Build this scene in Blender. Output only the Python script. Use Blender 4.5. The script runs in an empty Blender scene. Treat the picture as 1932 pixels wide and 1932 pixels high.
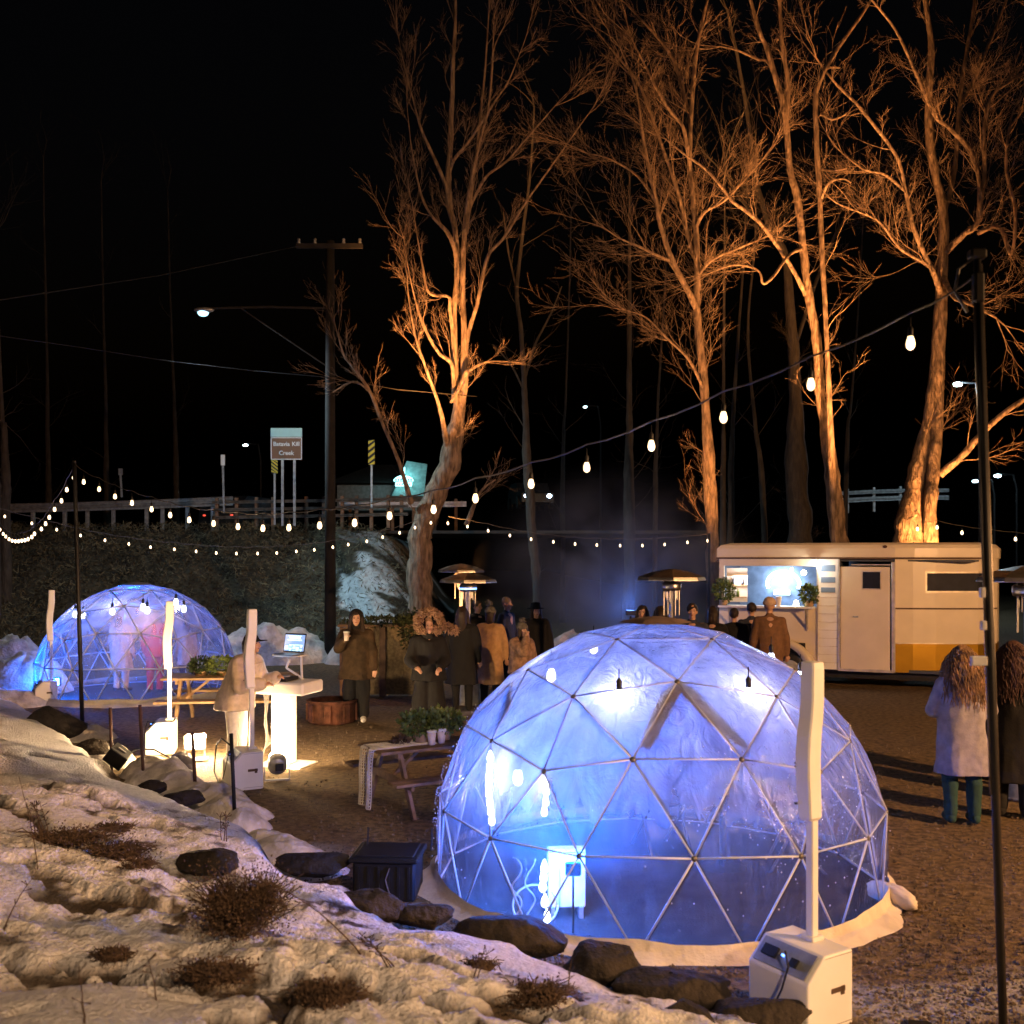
import bpy, math, random
import numpy as np
from mathutils import Vector, Matrix, Euler
random.seed(7); rng=np.random.default_rng(7)
S=bpy.context.scene; C=S.collection
R=math.radians
# ---------------------------------------------------------------- camera, world, exposure
cd=bpy.data.cameras.new('camera'); cam=bpy.data.objects.new('camera',cd); C.objects.link(cam); S.camera=cam
cam.location=(0,0,2.6); cam.rotation_euler=(R(90),0,0)
cd.sensor_width=36; cd.lens=36; cd.shift_y=83/1932; cd.clip_end=800; cd.clip_start=.05
cd.dof.use_dof=True; cd.dof.focus_distance=12.5; cd.dof.aperture_fstop=2.6
wd=bpy.data.worlds.new('World'); S.world=wd; wd.use_nodes=True
nt=wd.node_tree; bg=nt.nodes['Background']; sky=nt.nodes.new('ShaderNodeTexSky')
sky.sky_type='NISHITA'; sky.sun_disc=False; sky.sun_elevation=R(-4); sky.sun_rotation=R(200)
nt.links.new(sky.outputs[0],bg.inputs[0]); bg.inputs[1].default_value=.07
S.view_settings.view_transform='Standard'; S.view_settings.look='None'; S.view_settings.exposure=0; S.view_settings.gamma=1
try: S.view_settings.use_curve_mapping=False
except Exception: pass
sl=bpy.data.lights.new('moon','SUN'); sl.energy=.012; sl.angle=R(1); sl.color=(.7,.8,1)
so=bpy.data.objects.new('moon',sl); C.objects.link(so); so.rotation_euler=(R(50),0,R(20))
# ---------------------------------------------------------------- pixel helpers (photo measured at 1932 px wide)
F=1932.; H0=2.6; HY=1049.
def W(px,py,Y): return Vector(((px-966)/F*Y, Y, H0-(py-HY)/F*Y))
def G(px,py,z=0.):
    Y=(H0-z)*F/(py-HY); return Vector(((px-966)/F*Y,Y,z))
def GX(px,Y): return Vector(((px-966)/F*Y,Y,0))
# ---------------------------------------------------------------- noise
def _h(i,j,k,s):
    n=(i.astype(np.int64)*374761393+j.astype(np.int64)*668265263+k.astype(np.int64)*2147483647+s*1274126177)&0xffffffff
    n=((n^(n>>13))*1274126177)&0xffffffff
    return ((n^(n>>16))&0xffff)/65535.
def vn(x,y,z=0.,s=0):
    x,y,z=np.broadcast_arrays(np.asarray(x,float),np.asarray(y,float),np.asarray(z,float))
    i,j,k=np.floor(x),np.floor(y),np.floor(z); u,v,w=x-i,y-j,z-k
    u,v,w=u*u*(3-2*u),v*v*(3-2*v),w*w*(3-2*w)
    r=0
    for a in (0,1):
        for b in (0,1):
            for c in (0,1):
                r=r+_h(i+a,j+b,k+c,s)*(u if a else 1-u)*(v if b else 1-v)*(w if c else 1-w)
    return r
def fbm(x,y,z=0.,o=4,s=0):
    t=0;a=.5;n=0
    for q in range(o):
        f=2.03**q; t=t+a*vn(np.asarray(x)*f,np.asarray(y)*f,np.asarray(z)*f,s+q); n+=a; a*=.5
    return t/n
def sst(a,b,x):
    t=np.clip((x-a)/(b-a),0,1); return t*t*(3-2*t)
# ---------------------------------------------------------------- materials
MATS={}
def mat(name,col,rough=.7,metal=0.,var=.2,sc=6.,bump=.15,bsc=60.,spec=.4,dist=.02,attr=None,col2=None,sub=0,emit=None,st=None):
    if name in MATS: return MATS[name]
    m=bpy.data.materials.new(name); m.use_nodes=True; t=m.node_tree; N=t.nodes; L=t.links
    b=N['Principled BSDF']; tc=N.new('ShaderNodeTexCoord')
    nz=N.new('ShaderNodeTexNoise'); nz.inputs['Scale'].default_value=sc; nz.inputs['Detail'].default_value=5
    if st:
        mq=N.new('ShaderNodeMapping'); mq.inputs['Scale'].default_value=(1,1,st*1.6); L.new(tc.outputs['Object'],mq.inputs[0]); L.new(mq.outputs[0],nz.inputs['Vector'])
    else: L.new(tc.outputs['Object'],nz.inputs['Vector'])
    mx=N.new('ShaderNodeMix'); mx.data_type='RGBA'
    c=np.array(col[:3],float); lo=np.clip(c*(1-var),0,1); hi=np.clip(c*(1+var),0,1)
    if col2 is not None and attr is None: lo=c; hi=np.array(col2)
    cr=N.new('ShaderNodeMapRange'); cr.inputs[1].default_value=.35; cr.inputs[2].default_value=.65
    L.new(nz.outputs[0],cr.inputs[0]); L.new(cr.outputs[0],mx.inputs[0])
    mx.inputs[6].default_value=(*lo,1); mx.inputs[7].default_value=(*hi,1)
    out=mx.outputs[2]
    if attr:
        at=N.new('ShaderNodeAttribute'); at.attribute_name=attr
        m2=N.new('ShaderNodeMix'); m2.data_type='RGBA'; L.new(at.outputs['Fac'],m2.inputs[0])
        L.new(out,m2.inputs[6])
        n2=N.new('ShaderNodeMix'); n2.data_type='RGBA'; n2.inputs[6].default_value=(*[q*.75 for q in col2],1); n2.inputs[7].default_value=(*col2,1)
        L.new(cr.outputs[0],n2.inputs[0]); L.new(n2.outputs[2],m2.inputs[7]); out=m2.outputs[2]
    L.new(out,b.inputs['Base Color'])
    b.inputs['Roughness'].default_value=rough; b.inputs['Metallic'].default_value=metal
    b.inputs['Specular IOR Level'].default_value=spec
    if sub: b.inputs['Subsurface Weight'].default_value=sub; b.inputs['Subsurface Radius'].default_value=(.02,.015,.01)
    if bump:
        nb=N.new('ShaderNodeTexNoise'); nb.inputs['Scale'].default_value=bsc; nb.inputs['Detail'].default_value=6
        if st:
            mpp=N.new('ShaderNodeMapping'); mpp.inputs['Scale'].default_value=(1,1,st); L.new(tc.outputs['Object'],mpp.inputs[0]); L.new(mpp.outputs[0],nb.inputs['Vector'])
        else: L.new(tc.outputs['Object'],nb.inputs['Vector'])
        bp=N.new('ShaderNodeBump'); bp.inputs['Strength'].default_value=bump; bp.inputs['Distance'].default_value=dist
        L.new(nb.outputs[0],bp.inputs['Height']); L.new(bp.outputs[0],b.inputs['Normal'])
    MATS[name]=m; return m
def emat(name,col,st,samp=True):
    if name in MATS: return MATS[name]
    m=bpy.data.materials.new(name); m.use_nodes=True; t=m.node_tree; b=t.nodes['Principled BSDF']
    b.inputs['Base Color'].default_value=(.8,.8,.8,1); b.inputs['Emission Color'].default_value=(*col,1); b.inputs['Emission Strength'].default_value=st
    if not samp:
        try: m.cycles.emission_sampling='NONE'
        except Exception: pass
    MATS[name]=m; return m
def film(name,tl0,tl1):
    m=bpy.data.materials.new(name); m.use_nodes=True; t=m.node_tree; N=t.nodes; L=t.links
    for n in list(N):
        if n.type!='OUTPUT_MATERIAL': N.remove(n)
    o=[n for n in N if n.type=='OUTPUT_MATERIAL'][0]
    tc=N.new('ShaderNodeTexCoord'); mp=N.new('ShaderNodeMapping'); mp.inputs['Scale'].default_value=(2.2,2.2,.7); L.new(tc.outputs['Object'],mp.inputs[0])
    n1=N.new('ShaderNodeTexNoise'); n1.inputs['Scale'].default_value=1.5; n1.inputs['Detail'].default_value=6; n1.inputs['Distortion'].default_value=1.2; L.new(mp.outputs[0],n1.inputs['Vector'])
    sp=N.new('ShaderNodeSeparateXYZ'); L.new(tc.outputs['Object'],sp.inputs[0])
    hz=N.new('ShaderNodeMapRange'); hz.interpolation_type='SMOOTHSTEP'; hz.inputs[1].default_value=.35; hz.inputs[2].default_value=1.75; hz.inputs[3].default_value=tl0; hz.inputs[4].default_value=tl1; L.new(sp.outputs['Z'],hz.inputs[0])
    mn=N.new('ShaderNodeMapRange'); mn.inputs[1].default_value=.3; mn.inputs[2].default_value=.7; mn.inputs[3].default_value=.65; mn.inputs[4].default_value=1.3; L.new(n1.outputs[0],mn.inputs[0])
    mr=N.new('ShaderNodeMath'); mr.operation='MULTIPLY'; L.new(hz.outputs[0],mr.inputs[0]); L.new(mn.outputs[0],mr.inputs[1])
    mp2=N.new('ShaderNodeMapping'); mp2.inputs['Scale'].default_value=(3,3,.9); mp2.inputs['Rotation'].default_value=(.35,.3,0); L.new(tc.outputs['Object'],mp2.inputs[0])
    n2=N.new('ShaderNodeTexNoise'); n2.inputs['Scale'].default_value=2.4; n2.inputs['Detail'].default_value=8; n2.inputs['Distortion'].default_value=2.5; L.new(mp2.outputs[0],n2.inputs['Vector'])
    n3=N.new('ShaderNodeTexNoise'); n3.inputs['Scale'].default_value=5; n3.inputs['Detail'].default_value=5; n3.inputs['Distortion'].default_value=1; L.new(tc.outputs['Object'],n3.inputs['Vector'])
    ad=N.new('ShaderNodeMath'); ad.operation='ADD'; L.new(n2.outputs[0],ad.inputs[0]); L.new(n3.outputs[0],ad.inputs[1])
    # scuffed streaks raise the milkiness
    st=N.new('ShaderNodeMapRange'); st.inputs[1].default_value=.5; st.inputs[2].default_value=.72; st.inputs[3].default_value=0; st.inputs[4].default_value=.05; L.new(n2.outputs[0],st.inputs[0])
    fa=N.new('ShaderNodeMath'); fa.operation='ADD'; L.new(mr.outputs[0],fa.inputs[0]); L.new(st.outputs[0],fa.inputs[1])
    bp=N.new('ShaderNodeBump'); bp.inputs['Strength'].default_value=.55; bp.inputs['Distance'].default_value=.05; L.new(ad.outputs[0],bp.inputs['Height'])
    tr=N.new('ShaderNodeBsdfTransparent'); tr.inputs[0].default_value=(.97,.97,.98,1)
    tl=N.new('ShaderNodeBsdfTranslucent'); tl.inputs[0].default_value=(.92,.92,.95,1)
    df=N.new('ShaderNodeBsdfDiffuse'); df.inputs[0].default_value=(.8,.8,.82,1)
    L.new(bp.outputs[0],tl.inputs['Normal']); L.new(bp.outputs[0],df.inputs['Normal'])
    m1=N.new('ShaderNodeMixShader'); m1.inputs[0].default_value=.14; L.new(tl.outputs[0],m1.inputs[1]); L.new(df.outputs[0],m1.inputs[2])
    m2=N.new('ShaderNodeMixShader'); L.new(fa.outputs[0],m2.inputs[0]); L.new(tr.outputs[0],m2.inputs[1]); L.new(m1.outputs[0],m2.inputs[2])
    gl=N.new('ShaderNodeBsdfGlossy'); gl.inputs['Roughness'].default_value=.12; L.new(bp.outputs[0],gl.inputs['Normal'])
    fr=N.new('ShaderNodeFresnel'); fr.inputs[0].default_value=1.35; L.new(bp.outputs[0],fr.inputs['Normal'])
    fm=N.new('ShaderNodeMath'); fm.operation='MULTIPLY'; fm.inputs[1].default_value=.9; L.new(fr.outputs[0],fm.inputs[0])
    m3=N.new('ShaderNodeMixShader'); L.new(fm.outputs[0],m3.inputs[0]); L.new(m2.outputs[0],m3.inputs[1]); L.new(gl.outputs[0],m3.inputs[2])
    L.new(m3.outputs[0],o.inputs['Surface']); MATS[name]=m; return m
# ---------------------------------------------------------------- mesh builder
class MB:
    def __init__(s): s.v=[]; s.f=[]; s.n=0
    def add(s,v,f):
        v=np.asarray(v,float).reshape(-1,3); s.v.append(v); s.f.extend([tuple(i+s.n for i in q) for q in f]); s.n+=len(v); return s
    def box(s,c,d,rz=0,bev=0,rx=0,ry=0):
        x,y,z=[q/2 for q in d]
        if bev>0:
            b=bev; v=[]; f=[]
            # chamfered box: 24 verts
            pts=[(sx,sy,sz) for sx in(-1,1) for sy in(-1,1) for sz in(-1,1)]
            idx={}
            for p in pts:
                for ax in range(3):
                    q=[p[0]*(x-b),p[1]*(y-b),p[2]*(z-b)]; q[ax]=p[ax]*[x,y,z][ax]; idx[(p,ax)]=len(v); v.append(q)
            def flip(p,a): q=list(p); q[a]=-q[a]; return tuple(q)
            for ax in range(3):
                a,b2=[k for k in range(3) if k!=ax]
                for sg in(-1,1):
                    p=[0,0,0]; p[ax]=sg; ring=[]
                    for sa,sb in((-1,-1),(1,-1),(1,1),(-1,1)):
                        q=p[:]; q[a]=sa; q[b2]=sb; ring.append(idx[(tuple(q),ax)])
                    if (sg>0)!=(ax!=1): ring=ring[::-1]
                    f.append(ring)
            done=set()
            for p in pts:
                f.append([idx[(p,0)],idx[(p,1)],idx[(p,2)]])
                for ax in range(3):
                    q=flip(p,ax); key=(min(p,q),max(p,q))
                    if key in done: continue
                    done.add(key); a,b2=[k for k in range(3) if k!=ax]
                    f.append([idx[(p,a)],idx[(q,a)],idx[(q,b2)],idx[(p,b2)]])
        else:
            v=[(-x,-y,-z),(x,-y,-z),(x,y,-z),(-x,y,-z),(-x,-y,z),(x,-y,z),(x,y,z),(-x,y,z)]
            f=[(0,3,2,1),(4,5,6,7),(0,1,5,4),(1,2,6,5),(2,3,7,6),(3,0,4,7)]
        M=Euler((rx,ry,rz)).to_matrix(); v=np.array(v)@np.array(M).T+np.array(c)
        return s.add(v,f)
    def bar(s,a,b,w,h=None,up=(0,0,1)):
        a=Vector(a);b=Vector(b);d=(b-a).normalized(); u=Vector(up)
        if abs(d.dot(u))>.98: u=Vector((0,1,0))
        sd=d.cross(u).normalized(); u=sd.cross(d); h=h or w
        v=[]
        for p in(a,b):
            for sx,sy in((-1,-1),(1,-1),(1,1),(-1,1)): v.append(p+sd*sx*w/2+u*sy*h/2)
        return s.add(v,[(0,1,2,3),(7,6,5,4),(0,4,5,1),(1,5,6,2),(2,6,7,3),(3,7,4,0)])
    def tube(s,P,r,n=8,cap=True):
        P=np.asarray(P,float); m=len(P)
        r=np.broadcast_to(np.asarray(r,float),(m,))
        T=np.gradient(P,axis=0); T/=np.linalg.norm(T,axis=1)[:,None]+1e-9
        u=np.cross(T[0],[0,0,1.]); 
        if np.linalg.norm(u)<.1: u=np.cross(T[0],[0,1.,0])
        u/=np.linalg.norm(u); vs=[]
        a=np.arange(n)*2*math.pi/n; ca,sa=np.cos(a)[:,None],np.sin(a)[:,None]
        for i in range(m):
            u=u-T[i]*u.dot(T[i]); u/=np.linalg.norm(u)+1e-9; w=np.cross(T[i],u)
            vs.append(P[i]+r[i]*(ca*u+sa*w))
        f=[(i*n+j,i*n+(j+1)%n,(i+1)*n+(j+1)%n,(i+1)*n+j) for i in range(m-1) for j in range(n)]
        if cap: f.append(tuple(range(n))[::-1]); f.append(tuple((m-1)*n+j for j in range(n)))
        return s.add(np.concatenate(vs),f)
    def lathe(s,prof,n=24,c=(0,0,0),sx=1,sy=1):
        v=[];a=[2*math.pi*k/n for k in range(n)]
        for r,z in prof: v+=[(c[0]+r*math.cos(t)*sx,c[1]+r*math.sin(t)*sy,c[2]+z) for t in a]
        f=[(i*n+j,i*n+(j+1)%n,(i+1)*n+(j+1)%n,(i+1)*n+j) for i in range(len(prof)-1) for j in range(n)]
        f.append(tuple(range(n))[::-1]); f.append(tuple((len(prof)-1)*n+j for j in range(n)))
        return s.add(v,f)
    def ell(s,c,r,n=12,m=8,M=None):
        v=[];r=(r,)*3 if not hasattr(r,'__len__') else r
        for i in range(m+1):
            t=math.pi*(i+.0)/m; t=min(max(t,.05),math.pi-.05)
            for k in range(n): 
                p=2*math.pi*k/n; v.append((math.sin(t)*math.cos(p)*r[0],math.sin(t)*math.sin(p)*r[1],math.cos(t)*r[2]))
        v=np.array(v)
        if M is not None: v=v@np.array(M).T
        v=v+np.array(c)
        f=[(i*n+j,(i+1)*n+j,(i+1)*n+(j+1)%n,i*n+(j+1)%n) for i in range(m) for j in range(n)]
        f.append(tuple(range(n))); f.append(tuple(m*n+j for j in range(n))[::-1])
        return s.add(v,f)
    def caps(s,a,b,ra,rb=None,n=10):
        rb=ra if rb is None else rb; a=Vector(a);b=Vector(b);d=b-a;L=d.length
        if L<1e-5: return s.ell(a,ra)
        d.normalize(); P=[];r=[]
        for k in range(4): t=math.pi/2*(k+.15)/4; P.append(a-d*ra*math.cos(t)); r.append(ra*math.sin(t))
        for k in range(5): u=k/4; P.append(a+d*L*u); r.append(ra+(rb-ra)*u)
        for k in range(3,-1,-1): t=math.pi/2*(k+.15)/4; P.append(b+d*rb*math.cos(t)); r.append(rb*math.sin(t))
        return s.tube(P,r,n)
    def mesh(s,name,smooth=False):
        me=bpy.data.meshes.new(name)
        if s.v:
            me.from_pydata(np.concatenate(s.v).tolist(),[],s.f)
        me.update()
        if smooth: me.polygons.foreach_set('use_smooth',[True]*len(me.polygons))
        return me
    def build(s,name,m,parent=None,smooth=False,loc=None,rz=0):
        me=s.mesh(name,smooth); me.materials.append(m); return link(name,me,parent,loc,rz)
def link(name,me,parent=None,loc=None,rz=0):
    o=bpy.data.objects.new(name,me); C.objects.link(o)
    if parent: o.parent=parent
    if loc is not None: o.location=loc
    if rz: o.rotation_euler=(0,0,rz)
    return o
def tag(o,label=None,cat=None,group=None,kind=None):
    if label: o['label']=label
    if cat: o['category']=cat
    if group: o['group']=group
    if kind: o['kind']=kind
    return o
def thing(name,label,cat,loc=(0,0,0),rz=0,group=None):
    o=bpy.data.objects.new(name,None); C.objects.link(o); o.location=loc; o.rotation_euler=(0,0,rz); return tag(o,label,cat,group)
def npmesh(name,V,Fq,m,smooth=True,attrs=None):
    me=bpy.data.meshes.new(name); V=np.asarray(V,np.float32); Fq=np.asarray(Fq,np.int32); k=Fq.shape[1]
    me.vertices.add(len(V)); me.vertices.foreach_set('co',V.ravel()); me.loops.add(Fq.size); me.loops.foreach_set('vertex_index',Fq.ravel())
    me.polygons.add(len(Fq)); me.polygons.foreach_set('loop_start',np.arange(len(Fq),dtype=np.int32)*k)
    try: me.polygons.foreach_set('loop_total',np.full(len(Fq),k,np.int32))
    except Exception: pass
    me.polygons.foreach_set('use_smooth',np.full(len(Fq),smooth)); me.update(calc_edges=True)
    for n,a in (attrs or {}).items():
        at=me.attributes.new(n,'FLOAT','POINT'); at.data.foreach_set('value',np.asarray(a,np.float32))
    me.materials.append(m); return link(name,me)
def gridfaces(nu,nv):
    i=np.arange((nu-1)*(nv-1)); a=(i//(nv-1))*nv+i%(nv-1); return np.stack([a,a+1,a+nv+1,a+nv],1)
def remesh(mb,vox,disp=0,dsc=10,seed=0,name='m'):
    me=mb.mesh(name); o=bpy.data.objects.new('tmp',me); C.objects.link(o)
    md=o.modifiers.new('r','REMESH'); md.mode='VOXEL'; md.voxel_size=vox; md.use_smooth_shade=True
    sm=o.modifiers.new('s','SMOOTH'); sm.factor=.5; sm.iterations=2
    dg=bpy.context.evaluated_depsgraph_get(); e=o.evaluated_get(dg); nm=bpy.data.meshes.new_from_object(e); nm.name=name
    bpy.data.objects.remove(o); bpy.data.meshes.remove(me)
    if disp:
        n=len(nm.vertices); v=np.empty(n*3,np.float32); nr=np.empty(n*3,np.float32); nm.vertices.foreach_get('co',v); nm.vertices.foreach_get('normal',nr)
        v=v.reshape(-1,3); nr=nr.reshape(-1,3)
        q=fbm(v[:,0]*dsc,v[:,1]*dsc,v[:,2]*dsc*.45,3,seed)-.5
        v=v+nr*(q*disp)[:,None]; nm.vertices.foreach_set('co',v.astype(np.float32).ravel()); nm.update()
    return nm
def lamp(name,kind,loc,power,col,parent=None,radius=.05,target=None,angle=60,blend=.5,size=None):
    l=bpy.data.lights.new(name,kind); l.energy=power; l.color=col
    if kind in('POINT','SPOT'): l.shadow_soft_size=radius
    if kind=='SPOT': l.spot_size=R(angle); l.spot_blend=blend
    if kind=='AREA': l.size=size or .3
    o=bpy.data.objects.new(name,l); C.objects.link(o); o.location=loc
    if target is not None: o.rotation_euler=(Vector(target)-Vector(loc)).to_track_quat('-Z','Y').to_euler()
    return o
# ================================================================ LIGHTS OF THE PLACE (fixtures follow with their lamps)
AMB=(1,.50,.20); ORG=(1,.40,.11)
# ---------------------------------------------------------------- materials used
M_snow=mat('snow',(.80,.79,.78),.85,var=.13,sc=22,bump=.9,bsc=45,dist=.04,attr='soil',col2=(.075,.055,.035))
M_pile=mat('dirty_snow',(.60,.57,.54),.85,var=.3,sc=4,bump=.7,bsc=14,dist=.06)
M_gravel=mat('gravel_ground',(.15,.104,.054),.85,var=.5,sc=14,bump=.9,bsc=55,dist=.04,attr='snow',col2=(.40,.39,.38))
M_bank=mat('bank_ground',(.05,.043,.028),.95,var=.5,sc=2,bump=.8,bsc=5,dist=.2,attr='snow',col2=(.55,.58,.6))
M_rock=mat('boulder_rock',(.024,.019,.015),.9,var=.5,sc=5,bump=.9,bsc=14,dist=.05)
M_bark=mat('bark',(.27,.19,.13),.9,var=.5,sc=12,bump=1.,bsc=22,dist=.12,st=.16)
M_barkdim=mat('bark_dark',(.055,.046,.038),.9,var=.3,sc=9,bump=1.,bsc=26,dist=.05,st=.18)  # bark colour darkened for the dim trunks outside the uplights
M_white=mat('white_enamel',(.78,.77,.74),.45,var=.05,sc=3,bump=.03,bsc=30)
M_black=mat('black_metal',(.010,.010,.011),.55,var=.3,sc=10,bump=.05)
M_steel=mat('steel',(.42,.42,.43),.35,1.,var=.2,sc=8,bump=.05)
M_galv=mat('galvanised',(.36,.37,.37),.5,.6,var=.25,sc=8,bump=.1)
M_wood=mat('weathered_wood',(.20,.13,.085),.8,var=.35,sc=6,bump=.4,bsc=30,dist=.01)
M_woodl=mat('pale_wood',(.42,.28,.15),.7,var=.3,sc=6,bump=.3,bsc=30,dist=.01)
M_strut=mat('white_pipe',(.52,.56,.64),.35,var=.05,bump=0)
M_cloth=mat('cream_canvas',(.62,.56,.48),.9,var=.12,sc=5,bump=.5,bsc=10,dist=.04)
M_leaf=mat('evergreen_leaf',(.10,.14,.03),.6,var=.6,sc=12,bump=0)
M_leafd=mat('dead_leaf',(.085,.055,.035),.9,var=.5,sc=10,bump=0)
M_scrub=mat('scrub',(.12,.105,.062),.9,var=.6,sc=1.5,bump=0)
M_bulb=emat('bulb_glow',(1,.70,.36),3.4)
M_bulbf=emat('far_bulb_glow',(1,.72,.42),4.5,False)
M_bulbw=emat('cool_bulb_glow',(.80,.85,1),14)
M_cord=mat('cord',(.12,.11,.10),.6,bump=0)
# ================================================================ TERRAIN
EDGE=[(-80,1290,.30),(0,1312,.30),(70,1345,.28),(120,1380,.27),(165,1420,.28),(215,1458,.30),(300,1500,.33),(380,1520,.36),(450,1562,.42),(500,1610,.42),(560,1648,.36),(640,1672,.36),(690,1720,.33),(760,1752,.32),(870,1752,.34),(960,1778,.34),(1060,1826,.28),(1150,1862,.22),(1250,1885,.18),(1400,1918,.12),(1560,1965,.08),(1900,2070,.05)]
EP=[]
for px,py,z in EDGE:
    g=G(px,py,z); EP.append((g.x,g.y,z))
EP=[(-30,40,.3),(-16,23,.3)]+EP+[(9,2.5,.05),(25,-3,.05)]
EP=np.array(EP)
def edge_d(x,y):
    x=np.asarray(x,float);y=np.asarray(y,float); best=np.full(x.shape,1e9); ez=np.zeros(x.shape); sg=np.ones(x.shape)
    for a,b in zip(EP[:-1],EP[1:]):
        dx,dy=b[0]-a[0],b[1]-a[1]; L2=dx*dx+dy*dy
        t=np.clip(((x-a[0])*dx+(y-a[1])*dy)/L2,0,1); qx,qy=x-a[0]-t*dx,y-a[1]-t*dy; d=np.hypot(qx,qy)
        s=np.where(dx*qy-dy*qx<0,1,-1)
        m=d<best-1e-9; best=np.where(m,d,best); ez=np.where(m,a[2]+t*(b[2]-a[2]),ez); sg=np.where(m,s,sg)
    return best*sg,ez
BUSH=[] # hollows dug round shrubs  (x,y,r,depth)
def rough(x,y): return .2+.8*sst(.40,.58,fbm(x*.55+3,y*.7,0,3,91)-.12*sst(4.,8.,y)+.10*sst(5.5,3.8,y))
def pitm(x,y): return sst(.565,.63,fbm(x*2.0,y*3.7,0,4,31)-.05*sst(6,10,y)+.02*sst(5.5,4,y))
def slope_h(x,y,fine=True):
    x=np.asarray(x,float);y=np.asarray(y,float)
    d,ez=edge_d(x,y)
    d2=d+(fbm(x*1.7,y*1.7,0,3,11)-.5)*.35
    z=ez+.95*(1-np.exp(-np.maximum(d,0)/4.2))
    z=z+(fbm(x*.8,y*.8,0,3,3)-.5)*.30*sst(0,1.2,d)
    if fine:
        rg=rough(x,y); h=fbm(x*2.6,y*2.6,0,3,5); z=z+(h-.5)*.11*sst(-.1,.7,d)*rg
        rd=1-np.abs(2*fbm(x*3.4+y*1.1,y*4.2,0,3,21)-1); z=z+(rd-.7)*.08*sst(.1,.9,d)*rg
        z=z+((fbm(x*11,y*11,0,3,6)-.5)*.055+(fbm(x*24,y*24,0,2,16)-.5)*.022)*rg
        pit=pitm(x,y); z=z-pit*.075*sst(.2,.9,d)
    z=z-sst(.12,-.45,d2)*(ez+.35)
    return z
def ray_slope(px,py):
    k=(px-966)/F; q=(py-HY)/F; Y=np.linspace(2.0,22,3000); X=k*Y; Z=H0-q*Y; hh=slope_h(X,Y,False)
    i=np.argmax(hh>Z)
    if hh[i]<=Z[i]: return G(px,py)
    return Vector((X[i],Y[i],float(hh[i])))
nu,nv=560,620
th=np.linspace(R(-62),R(62),nu); rr=1.6*(24/1.6)**np.linspace(0,1,nv)
T_,R_=np.meshgrid(th,rr,indexing='ij'); X=np.sin(T_)*R_; Y=np.cos(T_)*R_-1.2
Z=slope_h(X,Y)
d,_=edge_d(X,Y)
pt=pitm(X,Y)*sst(.2,.9,d); soil=np.maximum(pt*sst(.38,.56,fbm(X*9,Y*9,0,4,44)+pt*.12), sst(.60,.70,fbm(X*7,Y*8,0,5,41))*.9*sst(.3,.8,rough(X,Y)))
soil=np.maximum(soil,sst(.02,-.12,d+(fbm(X*3,Y*3,0,2,9)-.5)*.2))
soil=np.clip(soil+ (fbm(X*1.1,Y*1.4,0,3,77)-.45)*.35,0,1)
V=np.stack([X,Y,Z],-1).reshape(-1,3); FQ=gridfaces(nu,nv)
zq=V[FQ,2].max(1); FQ=FQ[zq>-.12]
o=npmesh('snow_slope',V,FQ,M_snow,True,{'soil':soil.ravel()}); tag(o,kind='structure')
# dead grass blades standing in the bare patches
n=60000; ii=rng.integers(0,X.size,n); gs=soil.ravel()[ii]; gd=d.ravel()[ii]; ok=(gs>.45)&(gd>.15); P=V[ii[ok]]+rng.normal(0,.01,(ok.sum(),3))*np.array([1,1,0]); n=len(P)
dr=rng.normal(0,.8,(n,3)); dr[:,2]=np.abs(dr[:,2])*.6+.25; dr/=np.linalg.norm(dr,axis=1)[:,None]; sd=np.cross(dr,rng.normal(0,1,(n,3))); sd/=np.linalg.norm(sd,axis=1)[:,None]; L=(rng.uniform(.012,.05,n))[:,None]; wv=.0022
GV=np.stack([P-sd*wv,P+sd*wv,P+dr*L+np.array([0,0,-.004])],1).reshape(-1,3)
o=npmesh('dead_grass',GV,np.arange(n*3).reshape(-1,3),M_leafd,False); tag(o,kind='stuff')
# gravel lot
nu,nv=420,460
th=np.linspace(R(-80),R(80),nu); rr=3.*(260/3.)**np.linspace(0,1,nv)
T_,R_=np.meshgrid(th,rr,indexing='ij'); X=np.sin(T_)*R_; Y=np.cos(T_)*R_
Z=(fbm(X*.5,Y*.5,0,3,8)-.5)*.05*sst(60,20,Y)+(fbm(X*5,Y*5,0,3,18)-.5)*.018*sst(30,10,Y)
pxg=966+X/np.maximum(Y,.1)*F; pyg=HY+H0*F/np.maximum(Y,.1)
def blob(cx,cy,wx,wy): return np.exp(-((pxg-cx)/wx)**2-((pyg-cy)/wy)**2)
bias=blob(1780,1900,260,60)*1.25+blob(1900,1780,120,60)*.35+blob(620,1225,140,12)*.8+blob(600,1205,160,14)*.7+blob(700,1560,90,30)*.25+blob(880,1340,90,12)*.4+blob(700,1280,60,12)*.7+blob(420,1235,120,12)*.8+blob(1720,1370,50,12)*.25+blob(60,1290,120,20)*.4+blob(580,1600,90,25)*.6+blob(590,1335,60,18)*.35
nz=fbm(X*1.5,Y*2.6,0,4,51)
snw=sst(.62,.80,nz*.75+bias*.55)
V=np.stack([X,Y,Z],-1).reshape(-1,3)
o=npmesh('ground',V,gridfaces(nu,nv),M_gravel,True,{'snow':snw.ravel()}); tag(o,kind='structure')
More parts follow.
